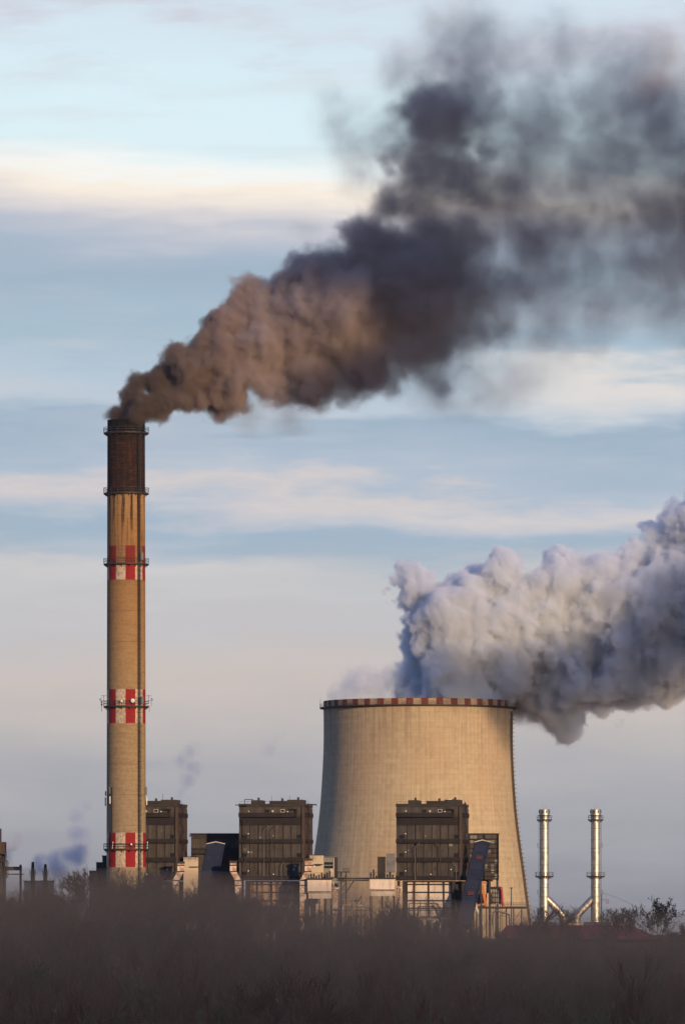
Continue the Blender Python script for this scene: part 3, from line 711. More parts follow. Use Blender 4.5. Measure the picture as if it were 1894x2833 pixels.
# boiler ducts
def duct(px, label, mirror=1, Y=1404.0, top=2382):
    t = empty('flue_duct', (PX(px, Y), Y, 0), 0, label, 'duct', 'kinked pale flue ducts beside the boiler houses')
    q = lambda a, b: P(px + mirror * a, b, Y)
    h = 9.0 * K * Y
    def seg(m, p0, p1, p2, p3):
        for a, b in ((p0, p1), (p1, p2), (p2, p3)):
            m.hexa([(a.x - h, Y - h, a.z), (a.x + h, Y - h, a.z), (a.x + h, Y + h, a.z), (a.x - h, Y + h, a.z), (b.x - h, Y - h, b.z), (b.x + h, Y - h, b.z), (b.x + h, Y + h, b.z), (b.x - h, Y + h, b.z)][0:8])
    part(t, 'casing', M_rust, lambda m: seg(m, q(-14, 2640), q(-14, 2437), q(0, 2412), q(0, top)))
    for a in (q(-14, 2450), q(-14, 2437), q(0, 2412), q(0, 2395)): part(t, 'flange', M_steel, lambda m: m.box(a.x - h - .1, a.x + h + .1, Y - h - .1, Y + h + .1, a.z - .12, a.z + .12))
    part(t, 'cap', M_dark, lambda m: m.box(q(0, top).x - h - .15, q(0, top).x + h + .15, Y - h - .15, Y + h + .15, q(0, top).z, q(0, top).z + .5))
    return t
duct(852, 'pale rusty duct kinked to the left, right of the boiler house with aerials', 1)
duct(645, 'pale rusty duct kinked to the right, beside the low hall', -1, top=2388)
duct(500, 'pale rusty duct kinked to the left, below the boiler house behind the chimney', 1, top=2390)

# cream and glazed boxes
def shed(name, rect, Y, dep, m, label, cat, roofm=M_dark, extra=None, group=None):
    x0, x1, y0, y1 = rect
    t = bld(name, (x0 + x1) / 2, Y, label, cat, group)
    part(t, 'wall', m, lambda q: wbox(q, x0, x1, y0 + 1.5, y1, Y, dep))
    part(t, 'roof', roofm, lambda q: wbox(q, x0 - .8, x1 + .8, y0, y0 + 1.5, Y - .25, dep + .5))
    if extra: extra(t)
    return t
def ex(t):
    part(t, 'railing', M_steel, lambda m: railing(m, 857, 872, 2382, 1411.0))
    part(t, 'canopy', M_steel, lambda m: wbox(m, 870, 893, 2391, 2393, 1410.5, 1.4))
    part(t, 'lamp', M_dish, lambda m: m.tube(P(868, 2399, 1409), P(871, 2396, 1409), .25, 8))
shed('switch_hut', (855.5, 895, 2365.5, 2640), 1412.0, 6, M_cream, 'cream clad hut beside the duct, right of the boiler house with aerials', 'hut', extra=ex)
def ex(t):
    def f(m):
        for r in range(2):
            for c in range(4): wbox(m, 897 + c * 6.6, 902.6 + c * 6.6, 2386 + r * 10, 2393 + r * 10, 1413.86, .1)
    part(t, 'window', M_glass, f)
    part(t, 'frame', M_cream, lambda m: (wbox(m, 921.5, 924, 2375, 2430, 1413.75, .22), wbox(m, 912, 922, 2404, 2426, 1413.8, .18)))
    part(t, 'corner_panel', M_dark, lambda m: wbox(m, 925, 934, 2373, 2430, 1413.8, .18))
    part(t, 'railing', M_steel, lambda m: railing(m, 936, 945, 2426, 1413.0))
shed('control_cabin', (895.7, 934.5, 2371, 2640), 1414.0, 6, M_green, 'grey green glazed cabin next to the cream hut, at the cooling tower foot', 'cabin', M_grey, ex)
def ex(t): part(t, 'ledge', M_steel, lambda m: wbox(m, 525, 549, 2398, 2400, 1409.4, .5)); part(t, 'rail', M_steel, lambda m: railing(m, 510, 546, 2382, 1409.2))
shed('switch_hut', (507.5, 548, 2371, 2640), 1410.0, 6, M_cream, 'small cream hut between the chimney side boiler house and the conveyor', 'hut', extra=ex)

# dust filters: pale tanks on frames
def filt(rect, Y, label, extra_top):
    x0, x1, y0, y1 = rect
    t = bld('dust_filter', (x0 + x1) / 2, Y, label, 'filter unit', 'pale dust filters beside the boiler houses')
    part(t, 'casing', M_panel, lambda m: wbox(m, x0, x1, y0, y0 + (y1 - y0) * .62, Y, 5))
    part(t, 'hopper', M_white, lambda m: wbox(m, x0 + 3, x1 - 1, y0 + (y1 - y0) * .70, y1, Y + .3, 4.4))
    part(t, 'girder', M_steel, lambda m: wbox(m, x0 - 2, x1 + 2, y0 + (y1 - y0) * .62, y0 + (y1 - y0) * .66, Y - .3, 5.6))
    part(t, 'girder', M_rust, lambda m: wbox(m, x0 - 1, x1 + 1, y0 + (y1 - y0) * .66, y0 + (y1 - y0) * .70, Y - .1, 5.2))
    for px in (x0 + 1, (x0 + x1) / 2, x1 - 1): part(t, 'leg', M_dark, lambda m: wbox(m, px - 2, px + 2, y1, 2650, Y + .2, .5))
    def f(m):
        wbox(m, x0 - 3, x1 + 3, y0 - 3, y0, Y - .6, 6.2); railing(m, x0 - 3, x1 + 3, y0 - 3, Y - .55, 1.3, 12)
        r = random.Random(int(x0))
        for i in range(9):
            a = x0 + (x1 - x0) * i / 9; wbox(m, a, a + 5, y0 - 8 - r.random() * 18, y0 - 3, Y + .8 + r.random() * 2, 1.5)
    part(t, 'top_walkway', M_steel, f)
    def f(m):
        for i in range(3): wbox(m, x1 + 4 + i * 5, x1 + 7 + i * 5, y0 + 6 + 14 * i, 2650, Y + .5, .5)
        wbox(m, x1 + 2, x1 + 20, y0 + 22, y0 + 26, Y, .6)
    part(t, 'side_frame', M_rust, f)
    if extra_top:
        part(t, 'top_cabin', M_dark, lambda m: wbox(m, extra_top[0], extra_top[1], extra_top[2], y0 - 3, Y + 1.6, 3))
        part(t, 'top_cabin', M_grey, lambda m: wbox(m, extra_top[3], extra_top[4], extra_top[5], y0 - 18, Y + 2.2, 3))
    return t
filt((850, 917, 2434, 2487), 1402.0, 'pale stained dust filter right of the kinked duct and left of the pipe bridge', None)
filt((1023, 1091, 2432, 2480), 1402.0, 'pale stained dust filter left of the boiler house before the cooling tower', (1044, 1066, 2371, 1068, 1093, 2362))

# pipe bridge with a little stair platform
Y = 1406.0
t = bld('pipe_bridge', 975, Y, 'thin dark pipe bridge spanning between the two dust filters', 'pipe bridge')
part(t, 'girder', M_steel, lambda m: (wbox(m, 930, 1020, 2429, 2432.5, Y, 1.5), wbox(m, 930, 1020, 2436, 2438, Y, 1.5)))
def f(m):
    for i in range(14): m.beam(P(932 + i * 6.4, 2437, Y), P(935 + i * 6.4, 2430, Y), .12); m.beam(P(935 + i * 6.4, 2430, Y), P(938.4 + i * 6.4, 2437, Y), .12)
part(t, 'lattice', M_steel, f)
def f(m):
    for px in (943, 957): m.beam(P(px, 2650, Y - .5), P(px, 2412, Y - .5), .28)
    for y in (2440, 2462, 2484): m.beam(P(943, y, Y - .5), P(957, y - 18, Y - .5), .14); m.beam(P(943, y, Y - .5), P(957, y, Y - .5), .14)
    m.beam(P(957, 2470, Y - .5), P(978, 2438, Y - .5), .22)
part(t, 'tower_leg', M_dark, f)
part(t, 'platform', M_steel, lambda m: (wbox(m, 934, 967, 2412, 2414.5, Y - 1, 2.4), railing(m, 948, 966, 2412, Y - 1, 0.75, 6)))

for k, (a, b, Yp, lb) in enumerate(((690, 850, 1398.0, 'tangle of dark pipes under the boiler house with aerials'), (920, 1030, 1397.0, 'tangle of dark pipes below the pipe bridge'), (1092, 1255, 1399.0, 'row of low pipes before the pale gridded wall'), (440, 545, 1400.0, 'tangle of pipes at the foot of the boiler house behind the chimney'))):
    t = bld('pipe_cluster', (a + b) / 2, Yp, lb, 'pipework', 'pipework at the foot of the boiler houses'); r_ = random.Random(50 + k)
    for i in range(7):
        y = 2500 + r_.uniform(-8, 45); x0 = r_.uniform(a, a + (b - a) * .5); x1 = r_.uniform(x0 + 20, b); dy = r_.choice((-14, 14, 22))
        part(t, 'pipe', r_.choice((M_steel, M_grey, M_rust, M_dark)), lambda m: m.path([P(x0, 2650, Yp + i * .3), P(x0, y, Yp + i * .3), P(x1 - 8, y, Yp + i * .3), P(x1, y + dy, Yp + i * .3), P(x1, 2650, Yp + i * .3)], r_.uniform(.07, .2), 8))
    for i in range(4):
        x0 = a + (b - a) * (i + r_.random()) / 4
        part(t, 'post', M_steel, lambda m: m.beam(P(x0, 2650, Yp + .6), P(x0, 2478 + r_.uniform(0, 30), Yp + .6), .18))
    part(t, 'cable_tray', M_dark, lambda m: wbox(m, a, b, 2518, 2520.5, Yp + .4, .5))
# trestle deck, steelwork and a mast at the foot of the tower
Y = 1410.0
t = bld('trestle_deck', 1383, Y, 'low dark trestle deck with railings at the foot of the cooling tower', 'trestle')
part(t, 'deck', M_dark, lambda m: wbox(m, 1310, 1456, 2509, 2515, Y, 5))
part(t, 'railing', M_steel, lambda m: railing(m, 1390, 1456, 2509, Y, .9, 16))
for px in (1318, 1345, 1372, 1400, 1420, 1442): part(t, 'post', M_steel, lambda m: wbox(m, px - 1.6, px + 1.6, 2515, 2650, Y + .2, .4))
def f(m):
    for a, b in ((1372, 1400), (1420, 1442)): m.beam(P(a, 2550, Y), P(b, 2518, Y), .16); m.beam(P(a, 2535, Y), P(b, 2535, Y), .16)
    m.path([P(1362, 2560, Y - .8), P(1364, 2526, Y - .8), P(1372, 2520, Y - .8), P(1408, 2532, Y - .8), P(1410, 2570, Y - .8)], .22, 8)
part(t, 'pipe_run', M_grey, f)
part(t, 'pale_pipe', M_dish, lambda m: (m.path([P(1313, 2506, Y - 1), P(1322, 2528, Y - 1), P(1336, 2560, Y - 1)], .2, 8), m.path([P(1316, 2500, Y - 1), P(1322, 2526, Y - 1)], .16, 8)))
Y = 1412.0
t = bld('steel_hoist', 1338, Y, 'orange steel hoist frame beside the blue grey conveyor', 'hoist')
part(t, 'upright', M_orange, lambda m: (m.beam(P(1331, 2443, Y), P(1343, 2508, Y), .42), m.beam(P(1336, 2452, Y), P(1346, 2508, Y), .3)))
part(t, 'arm', M_orange, lambda m: (m.beam(P(1328, 2441, Y), P(1346, 2445, Y), .5), m.beam(P(1329, 2449, Y), P(1338, 2452, Y), .35)))
part(t, 'foot', M_orange, lambda m: m.beam(P(1316, 2506, Y), P(1344, 2502, Y), .5))
Y = 1416.0
t = bld('reactor_frame', 1372, Y, 'pale scaffolded block with a red pipe, right of the orange hoist', 'scaffold block')
part(t, 'block', M_panel, lambda m: wbox(m, 1355, 1386, 2459, 2503, Y, 4))
def f(m):
    for i in range(8): wbox(m, 1354 + i * 4.7, 1355.4 + i * 4.7, 2456, 2650, Y - .6, .2)
    for y in (2458, 2470, 2482, 2496): wbox(m, 1353, 1390, y, y + 1.6, Y - .7, .2)
part(t, 'scaffold', M_steel, f)
part(t, 'top_rack', M_dark, lambda m: wbox(m, 1358, 1388, 2454, 2459, Y + .3, 3))
part(t, 'red_pipe', M_redpaint, lambda m: m.path([P(1383, 2457, Y - 1), P(1387, 2462, Y - 1), P(1390, 2508, Y - 1)], .28, 8))
Y = 1408.0
t = bld('mast', 1413.7, Y, 'thin dark lamp mast standing before the cooling tower foot', 'mast')
part(t, 'pole', M_steel, lambda m: m.tube(P(1413.7, 2650, Y), P(1413.7, 2458, Y), .16, 8, .1))
part(t, 'lamp_head', M_steel, lambda m: m.tube(P(1413.7, 2460, Y), P(1413.7, 2456, Y), .26, 8))

# ------------------------------------------------------------------ stainless stacks
YS = 1560.0; kS = K * YS
def steel_stack(px, mirror, label):
    t = empty('steel_stack', (PX(px, YS), YS, 0), 0, label, 'steel stack', 'two slim stainless stacks')
    r = 12.9 * kS; z = lambda py: PZ(py, YS)
    mb = MB(); mb.lathe([(r, z(2471)), (r, z(2256)), (r - .06, z(2256)), (r - .06, z(2300)), (0.01, z(2300))], 48); mb.build('shaft', M_inox, t, smooth=True)
    mb = MB(); mb.lathe([(r + .04, 0), (r + .04, z(2470)), (r, z(2470))], 48); mb.build('lower_shaft', M_inox, t, smooth=True)
    mb = MB(); mb.lathe([(r + .003, z(2258)), (r + .16, z(2257)), (r + .16, z(2240)), (r + .02, z(2240)), (r - .1, z(2252)), (.02, z(2254))], 48); mb.build('cowl', M_inox, t, smooth=True)
    for py in (2293, 2324.5, 2347.5, 2358.5, 2394, 2456, 2482, 2521, 2240.8):
        rr = r + (.04 if py > 2470 else .0) + (.16 if py < 2250 else 0)
        MB().lathe([(rr, z(py) - .05), (rr + .07, z(py) - .05), (rr + .07, z(py) + .05), (rr, z(py) + .05)], 40, close=True).build('flange', M_grey, t)
    gallery(z(2267.5), 21.2 * kS, 'gallery', t, r + .02, 10, .95, thick=.26, bar=.035)
    gallery(z(2424), 25.5 * kS, 'gallery', t, r + .02, 12, .95, thick=.26, bar=.035)
    mb = MB(); mb.lathe([(r + .02, z(2256)), (r + .5, z(2257)), (r + .5, z(2259)), (r + .02, z(2259))], 32, close=True); mb.build('collar', M_steel, t)
    for s in (-4, 4): MB().beam((s * kS, 0, z(2242)), (s * kS, 0, z(2226)), .05).build('lightning_rod', M_grey, t)
    mb = MB()
    for a in (-1.45, -.3, .4, 1.45): mb.box((r + .16) * math.sin(a) - .12, (r + .16) * math.sin(a) + .12, -(r + .26) * math.cos(a) - .1, -(r + .16) * math.cos(a) + .1, z(2250), z(2243))
    mb.build('cowl_lug', M_steel, t)
    s = -mirror; mb = MB()
    for q in (-.16, .16): mb.beam((s * (r + .25), q, 1), (s * (r + .25), q, z(2256)), .06)
    zz = 1.0
    while zz < z(2258): mb.beam((s * (r + .25), -.16, zz), (s * (r + .25), .16, zz), .05); zz += .4
    for c in (2345, 2475):
        for q in (-.4, .4): mb.beam((s * (r + .6), q, z(c)), (s * (r + .6), q, z(c - 11)), .05)
        for h in (0, 5.5, 11): mb.beam((s * r, -.4, z(c - h)), (s * (r + .62), -.4, z(c - h)), .06)
    mb.build('ladder', M_steel, t)
    m = mirror; mb = MB()
    X = lambda a: m * a * kS
    pts = [(X(3), 0, z(2485)), (X(14), 0, z(2494)), (X(41), 0, z(2522)), (X(50), 0, z(2534)), (X(54), 0, z(2548)), (X(54), 0, 0)]
    mb.path(pts, 10.6 * kS, 24); o = mb.build('elbow_pipe', M_inox, t, smooth=True)
    for a, b in ((.25, 1), (.55, 1), (.9, 1)):
        p0 = Vector(pts[1]).lerp(Vector(pts[2]), a); dd = (Vector(pts[2]) - Vector(pts[1])).normalized()
        MB().tube(p0 - dd * .05, p0 + dd * .05, 10.6 * kS + .06, 24).build('flange', M_grey, o)
    mb = MB()
    railing_pts = [(-20 + 40 * i / 8) for i in range(9)]
    for q in railing_pts: mb.beam((q * kS * 1.6, -2.2, z(2551)), (q * kS * 1.6, -2.2, z(2541)), .06)
    for h in (2541, 2546): mb.beam((-32 * kS, -2.2, z(h)), (32 * kS, -2.2, z(h)), .06)
    mb.build('base_railing', M_grey, t)
    MB().box(-33 * kS, 33 * kS, -2.3, 2.5, -.5, z(2551.5)).build('base_house', M_blue, t)
    return t
steel_stack(1505, 1, 'slim stainless stack with an elbow pipe, the one nearer the cooling tower')
steel_stack(1647, -1, 'slim stainless stack with an elbow pipe, the one farther from the cooling tower')
Y = 1550.0
t = bld('duct_block', 1586, Y, 'low pale concrete block where both elbow pipes of the steel stacks meet', 'concrete block')
part(t, 'block', M_cream, lambda m: wbox(m, 1564, 1608, 2553, 2640, Y, 8)); part(t, 'coping', M_grey, lambda m: wbox(m, 1563, 1609, 2551.5, 2553, Y - .2, 8.4))
# insulator bracket and wire by the right stack
Y = 1555.0
t = bld('wire_pole', 1663.5, Y, 'thin pole with hanging insulators beside the right stainless stack', 'pole')
part(t, 'pole', M_steel, lambda m: m.tube(P(1663.5, 2640, Y), P(1663.5, 2475, Y), .1, 6))
part(t, 'bracket', M_steel, lambda m: (m.beam(P(1663.5, 2489, Y), P(1671, 2492, Y), .12), m.beam(P(1671, 2489, Y), P(1683, 2490.5, Y), .08)))
for px in (1677.5, 1682): part(t, 'insulator', M_redpaint, lambda m: [m.tube(P(px, 2491 + i * 1.6, Y), P(px, 2492.2 + i * 1.6, Y), .11, 8) for i in range(7)])
part(t, 'wire', M_steel, lambda m: m.path([P(1665, 2471 + 0, Y), P(1700, 2482, Y + 10), P(1740, 2500, Y + 24), P(1780, 2520, Y + 40), P(1830, 2560, Y + 70)], .03, 4))
# red roofed hall in front
Y = 1296.0
t = bld('red_roofed_hall', 1610, Y, 'long low hall with a red hipped roof below the two steel stacks', 'hall')
def f(m):
    x0, x1 = PX(1372, Y), PX(1832, Y); ez = PZ(2600, Y); rz_ = PZ(2563, Y)
    m.add([(x0, Y, ez), (x1, Y, ez), (x1, Y + 18, ez), (x0, Y + 18, ez), (x0 + 2.5, Y + 9, rz_), (x1 - 6, Y + 9, rz_)], [(0, 1, 5, 4), (1, 2, 5), (2, 3, 4, 5), (3, 0, 4), (0, 3, 2, 1)])
part(t, 'roof', M_redroof, f)
part(t, 'wall', M_side, lambda m: m.box(PX(1376, Y), PX(1828, Y), Y + .5, Y + 17.5, -8, PZ(2600, Y) - .003))
part(t, 'ridge_cap', M_redroof, lambda m: m.beam((PX(1372, Y) + 2.5, Y + 9, PZ(2563, Y)), (PX(1832, Y) - 6, Y + 9, PZ(2563, Y)), .3))
Y = 1330.0
t = bld('yellow_loader', 1705, Y, 'small yellow machine half hidden in bare trees right of the stacks', 'machine')
part(t, 'cab', M_orange, lambda m: wbox(m, 1699, 1711, 2548, 2556, Y, 1.4)); part(t, 'body', M_orange, lambda m: wbox(m, 1694, 1714, 2556.2, 2563, Y - .2, 2)); part(t, 'base', M_steel, lambda m: wbox(m, 1693, 1715, 2563.2, 2650, Y - .2, 2))
Y = 1330.0
t = bld('blue_shed', 1866, Y, 'tiny pale blue shed glimpsed through the trees at the right edge', 'shed')
M_lb = mat('pale_blue_sheet', (0.22, 0.30, 0.42), (0.28, 0.36, 0.48), .5, .7)
part(t, 'wall', M_lb, lambda m: wbox(m, 1858, 1876, 2583, 2640, Y, 3)); part(t, 'roof', M_grey, lambda m: wbox(m, 1857, 1877, 2580.5, 2583, Y - .2, 3.4))

# ------------------------------------------------------------------ far left works
Y = 1440.0
t = bld('old_tower_block', 5, Y, 'dark derelict tower with platforms at the left edge', 'old tower')
part(t, 'lower_block', M_dark, lambda m: wbox(m, -40, 9, 2372, 2640, Y, 10)); part(t, 'middle_block', M_side, lambda m: wbox(m, -40, 12.5, 2330, 2372, Y + 1, 8))
part(t, 'pipe', M_steel, lambda m: m.tube(P(1.5, 2372, Y + 2), P(1.5, 2293, Y + 2), .24, 10))
part(t, 'platform', M_steel, lambda m: (wbox(m, -40, 19, 2381, 2384, Y - .8, 3), wbox(m, -40, 16, 2361, 2364, Y - .4, 3), railing(m, -20, 18.5, 2381, Y - .7, .9, 12), m.tube(P(15, 2370, Y), P(15, 2362, Y), .3, 8)))
part(t, 'frame', M_steel, lambda m: [m.beam(P(px, 2430, Y - .5), P(px, 2384, Y - .5), .2) for px in (12, 18, 22)])
t = bld('pipe_rack', 36, Y, 'dark pipe rack on posts beside the derelict tower at the left edge', 'pipe rack')
part(t, 'beam', M_steel, lambda m: (wbox(m, 11, 60, 2398.5, 2409, Y, 1.5), wbox(m, 11, 64, 2418, 2421, Y, 1.5)))
part(t, 'post', M_steel, lambda m: m.tube(P(57, 2640, Y), P(57, 2393, Y), .28, 8)); part(t, 'post', M_steel, lambda m: m.tube(P(14, 2640, Y), P(14, 2398, Y), .28, 8))
def cone(px, py, label):
    t = bld('cone_stack', px, Y, label, 'vent cone', 'two small conical vents')
    z = PZ(py, Y); q = K * Y
    mb = MB(); mb.lathe([(6 * q, 0), (6 * q, PZ(2424, Y)), (6.0 * q, PZ(2419, Y)), (3.2 * q, z + .4), (3.0 * q, z), (.01, z)], 16, PX(px, Y), Y); o = mb.build('body', M_dark, None, smooth=True); attach(o, t)
    part(t, 'bracket', M_steel, lambda m: [m.beam(P(px - 8, 2416 - i * 4, Y), P(px + 8, 2416 - i * 4, Y), .1) for i in range(2)] + [m.beam(P(px + s * 8, 2424, Y), P(px + s * 8, 2406, Y), .1) for s in (-1, 1)])
cone(90.7, 2390, 'small dark conical vent, taller one nearer the derelict tower'); cone(125.5, 2396, 'small dark conical vent, shorter one nearer the banded chimney')
t = bld('low_works', 108, Y, 'low pale roofed works under the two conical vents', 'low building')
part(t, 'wall', M_white, lambda m: wbox(m, 66, 145, 2440, 2640, Y + 3, 8)); part(t, 'roof', M_grey, lambda m: wbox(m, 64, 147, 2437, 2440, Y + 2.6, 9))
Y = 1408.0
t = bld('coal_house', 275, Y, 'dark stepped building at the left foot of the chimney', 'building')
part(t, 'upper_wall', M_dark, lambda m: wbox(m, 266, 296, 2388, 2640, Y, 8)); part(t, 'lower_wall', M_dark, lambda m: wbox(m, 247, 266, 2411, 2640, Y - .5, 8))
part(t, 'head', M_steel, lambda m: (wbox(m, 283, 300, 2369, 2388, Y + 1, 3), wbox(m, 281, 301, 2367.5, 2370, Y + .7, 3.6)))
part(t, 'parapet', M_ledge, lambda m: (wbox(m, 265, 297, 2386, 2388.5, Y - .3, .5), wbox(m, 246, 266, 2409.5, 2411.5, Y - .8, .5)))

# ------------------------------------------------------------------ bare trees
def barkmat(name, a, b): return mat(name, a, b, 3.0, 0.95, streak=3.0, spec=0.05)
M_bark = barkmat('bark', (0.29, 0.145, 0.085), (0.42, 0.225, 0.135))
M_twig = barkmat('twigs', (0.295, 0.145, 0.082), (0.41, 0.215, 0.128))
M_bark_p = barkmat('pale_bark', (0.34, 0.27, 0.21), (0.50, 0.41, 0.32))
M_twig_g = barkmat('olive_twigs', (0.22, 0.165, 0.075), (0.32, 0.24, 0.11))
M_twig_r = barkmat('russet_twigs', (0.26, 0.125, 0.07), (0.34, 0.17, 0.09))
M_leaf = barkmat('dry_leaves', (0.07, 0.04, 0.028), (0.13, 0.075, 0.05))
def tree_mesh(seed, h, spread, stems=1, tmin=.016, twig=1.0, leaves=0, lean=0.1, levels=4, thick=1.0, up=0.35):
    r = random.Random(seed); wood = MB(); tw = MB(); tips = []
    def seg(p, d, L, rad_, lev):
        n = 3 if lev < 2 else 2
        for i in range(n):
            q = p + d * (L / n); r2 = rad_ * (0.86 if lev == 0 else 0.8)
            if lev < 2: wood.tube(p, q, rad_, 5 if lev == 0 else 4, r2, cap=False)
            else: tw.tube(p, q, max(rad_, tmin), 3, max(r2, tmin * .75), cap=False)
            p = q; rad_ = r2
            d = (d + Vector((r.uniform(-1, 1), r.uniform(-1, 1), r.uniform(-.5, .9))) * (.10 + .05 * lev)).normalized()
            if lev < levels:
                k = (1 if i < n - 1 else 2) if lev == 0 else (r.choice((1, 2)) if i < n - 1 else 3)
                if lev == 0 and i == 0 and stems == 1 and L > 3.5: k = r.choice((0, 1))
                if lev >= 2: k = int(k * twig + r.random())
                for _ in range(k):
                    a = r.uniform(0, 2 * math.pi); o_ = d.orthogonal().normalized(); o_ = Matrix.Rotation(a, 3, d) @ o_
                    nd = (d * r.uniform(.5, 1.0) + o_ * r.uniform(.45, .95) * spread + Vector((0, 0, up))).normalized()
                    seg(p, nd, L * r.uniform(.48, .78), rad_ * r.uniform(.5, .7), lev + 1)
            if lev >= levels - 1: tips.append(p.copy())
    for s in range(stems):
        a = r.uniform(0, 2 * math.pi)
        d = Vector((math.cos(a) * lean * r.uniform(.4, 1.2), math.sin(a) * lean * r.uniform(.4, 1.2), 1)).normalized()
        seg(Vector((math.cos(a) * .2 * (stems > 1), math.sin(a) * .2 * (stems > 1), -.6)), d, h * .46, .0125 * h * thick * r.uniform(.7, 1.1), 0)
    lf = None
    if leaves:
        lf = MB()
        for p in tips:
            for _ in range(leaves):
                if r.random() < .6: continue
                c = p + Vector((r.gauss(0, .12), r.gauss(0, .12), r.gauss(-.05, .12))); a = Vector((r.uniform(-1, 1), r.uniform(-1, 1), r.uniform(-1, 1))).normalized() * r.uniform(.07, .15); b = a.orthogonal().normalized() * r.uniform(.06, .13)
                lf.add([c - a, c + b, c + a, c - b], [(0, 1, 2, 3)])
    def me_of(m, nm):
        me = bpy.data.meshes.new(nm); me.from_pydata(m.v, [], m.f); me.update()
        me.polygons.foreach_set('use_smooth', [True] * len(me.polygons)); return me
    zmax = max(v_[2] for v_ in (tw.v or wood.v))
    for m in (wood, tw) + ((lf,) if lf else ()): m.v = [(x * h / zmax, y * h / zmax, z * h / zmax) for x, y, z in m.v]
    return me_of(wood, 'trunk'), me_of(tw, 'crown'), (me_of(lf, 'leaves') if lf else None)
KINDS = {}
def kind(name, bark, twigs, **kw):
    a, b, c = tree_mesh(**kw)
    a.materials.append(bark); b.materials.append(twigs)
    if c is not None: c.materials.append(M_leaf)
    KINDS[name] = (a, b, c, kw['h'])
kind('slim', M_bark, M_twig, seed=1, h=9.5, spread=.55, twig=1.0, levels=4, up=.5)
kind('slim2', M_bark_p, M_twig, seed=2, h=9.5, spread=.5, twig=.9, levels=4, up=.55, thick=1.15)
kind('round', M_bark, M_twig, seed=5, h=9.0, spread=.9, twig=1.1, levels=4, up=.25)
kind('bushy', M_bark, M_twig, seed=7, h=6.5, spread=.8, stems=4, twig=1.0, lean=.45, levels=4, up=.3)
kind('olive', M_bark, M_twig_g, seed=9, h=6.0, spread=.85, stems=4, twig=1.1, lean=.4, levels=4, up=.3)
kind('russet', M_bark, M_twig_r, seed=12, h=7.0, spread=.8, stems=3, twig=1.2, lean=.35, levels=4, up=.3)
kind('seedy', M_bark, M_twig, seed=21, h=10.0, spread=.85, twig=1.0, levels=4, up=.3, leaves=4, thick=1.0, tmin=.03)
kind('sparse', M_bark, M_twig, seed=31, h=8.0, spread=.9, twig=1.0, levels=4, up=.2, thick=1.0, tmin=.03)
def tree(kn, x, y, h, rz, label, group, name='bare_tree', z=None):
    a, b, c, h0 = KINDS[kn]; s = h / h0
    t = empty(name, (x, y, float(ground(x, y)) if z is None else z), rz, label, 'tree', group); t.scale = (s, s, s)
    for me, nm in ((a, 'trunk'), (b, 'crown'), (c, 'dry_leaves')):
        if me is None: continue
        o = bpy.data.objects.new(nm, me); C.objects.link(o); o.parent = t
    return t
rng = random.Random(77)
def top_h(px, py, Y):         # height of a tree whose tip shows at row py
    return max(2.0, PZ(py, Y) - float(ground(PX(px, Y), Y)))
def by_px(kn, px, py, Y, label, group=None, name='bare_tree'):
    return tree(kn, PX(px, Y), Y, top_h(px, py, Y), rng.uniform(0, 6.28), label, group, name)
# singled out trees
by_px('seedy', 1815, 2481, 1230, 'bare tree with dark seed clumps, the largest crown at the right edge')
by_px('sparse', 1700, 2500, 1236, 'thin bare tree just right of the right stainless stack')
by_px('sparse', 1748, 2498, 1238, 'thin bare tree between the right stack and the seedy tree')
by_px('seedy', 1884, 2550, 1215, 'low seedy tree cut off by the right edge below the largest crown')
by_px('slim2', 1845, 2540, 1222, 'slim pale tree in front of the tiny blue shed')
by_px('sparse', 1487, 2497, 1250, 'thin bare tree between the cooling tower and the left stainless stack')
by_px('sparse', 1545, 2505, 1250, 'thin bare tree before the elbow pipe of the left stack')
by_px('bushy', 1455, 2530, 1240, 'bushy bare tree at the right foot of the cooling tower')
by_px('bushy', 1600, 2545, 1236, 'bushy bare tree between the two elbow pipes')
by_px('bushy', 1660, 2548, 1233, 'bushy bare tree at the foot of the right stack')
by_px('round', 1210, 2476, 1260, 'bare round tree before the pale gridded wall of the boiler house')
by_px('bushy', 1055, 2472, 1255, 'wide bushy tree before the dust filter left of the boiler house')
by_px('bushy', 1100, 2500, 1250, 'low bushy tree at the left foot of the boiler house')
by_px('round', 770, 2462, 1262, 'bare round tree under the boiler house with aerials')
by_px('sparse', 730, 2470, 1256, 'sparse bare tree left under the boiler house with aerials')
by_px('round', 690, 2440, 1240, 'rounded bare tree right of the kinked duct by the low hall')
by_px('bushy', 610, 2412, 1232, 'broad bushy tree before the lower end of the conveyor')
by_px('bushy', 540, 2416, 1228, 'broad bushy tree before the cream hut')
by_px('sparse', 240, 2394, 1236, 'bare twiggy tree against the sky left of the chimney')
by_px('sparse', 213, 2408, 1232, 'lower bare twiggy tree against the sky left of the chimney')
by_px('bushy', 330, 2398, 1240, 'bushy tree covering the chimney foot on its left side')
by_px('bushy', 378, 2405, 1237, 'bushy tree covering the chimney foot on its right side')
by_px('sparse', 395, 2402, 1242, 'sparse bare tree before the right edge of the chimney foot')
by_px('bushy', 150, 2424, 1225, 'bushy tree below the two conical vents')
by_px('round', 870, 2490, 1252, 'round bare tree below the pale filter right of the kinked duct')
by_px('bushy', 930, 2515, 1248, 'low bushy tree under the pipe bridge')
by_px('bushy', 1330, 2540, 1242, 'low bushy tree below the orange hoist')
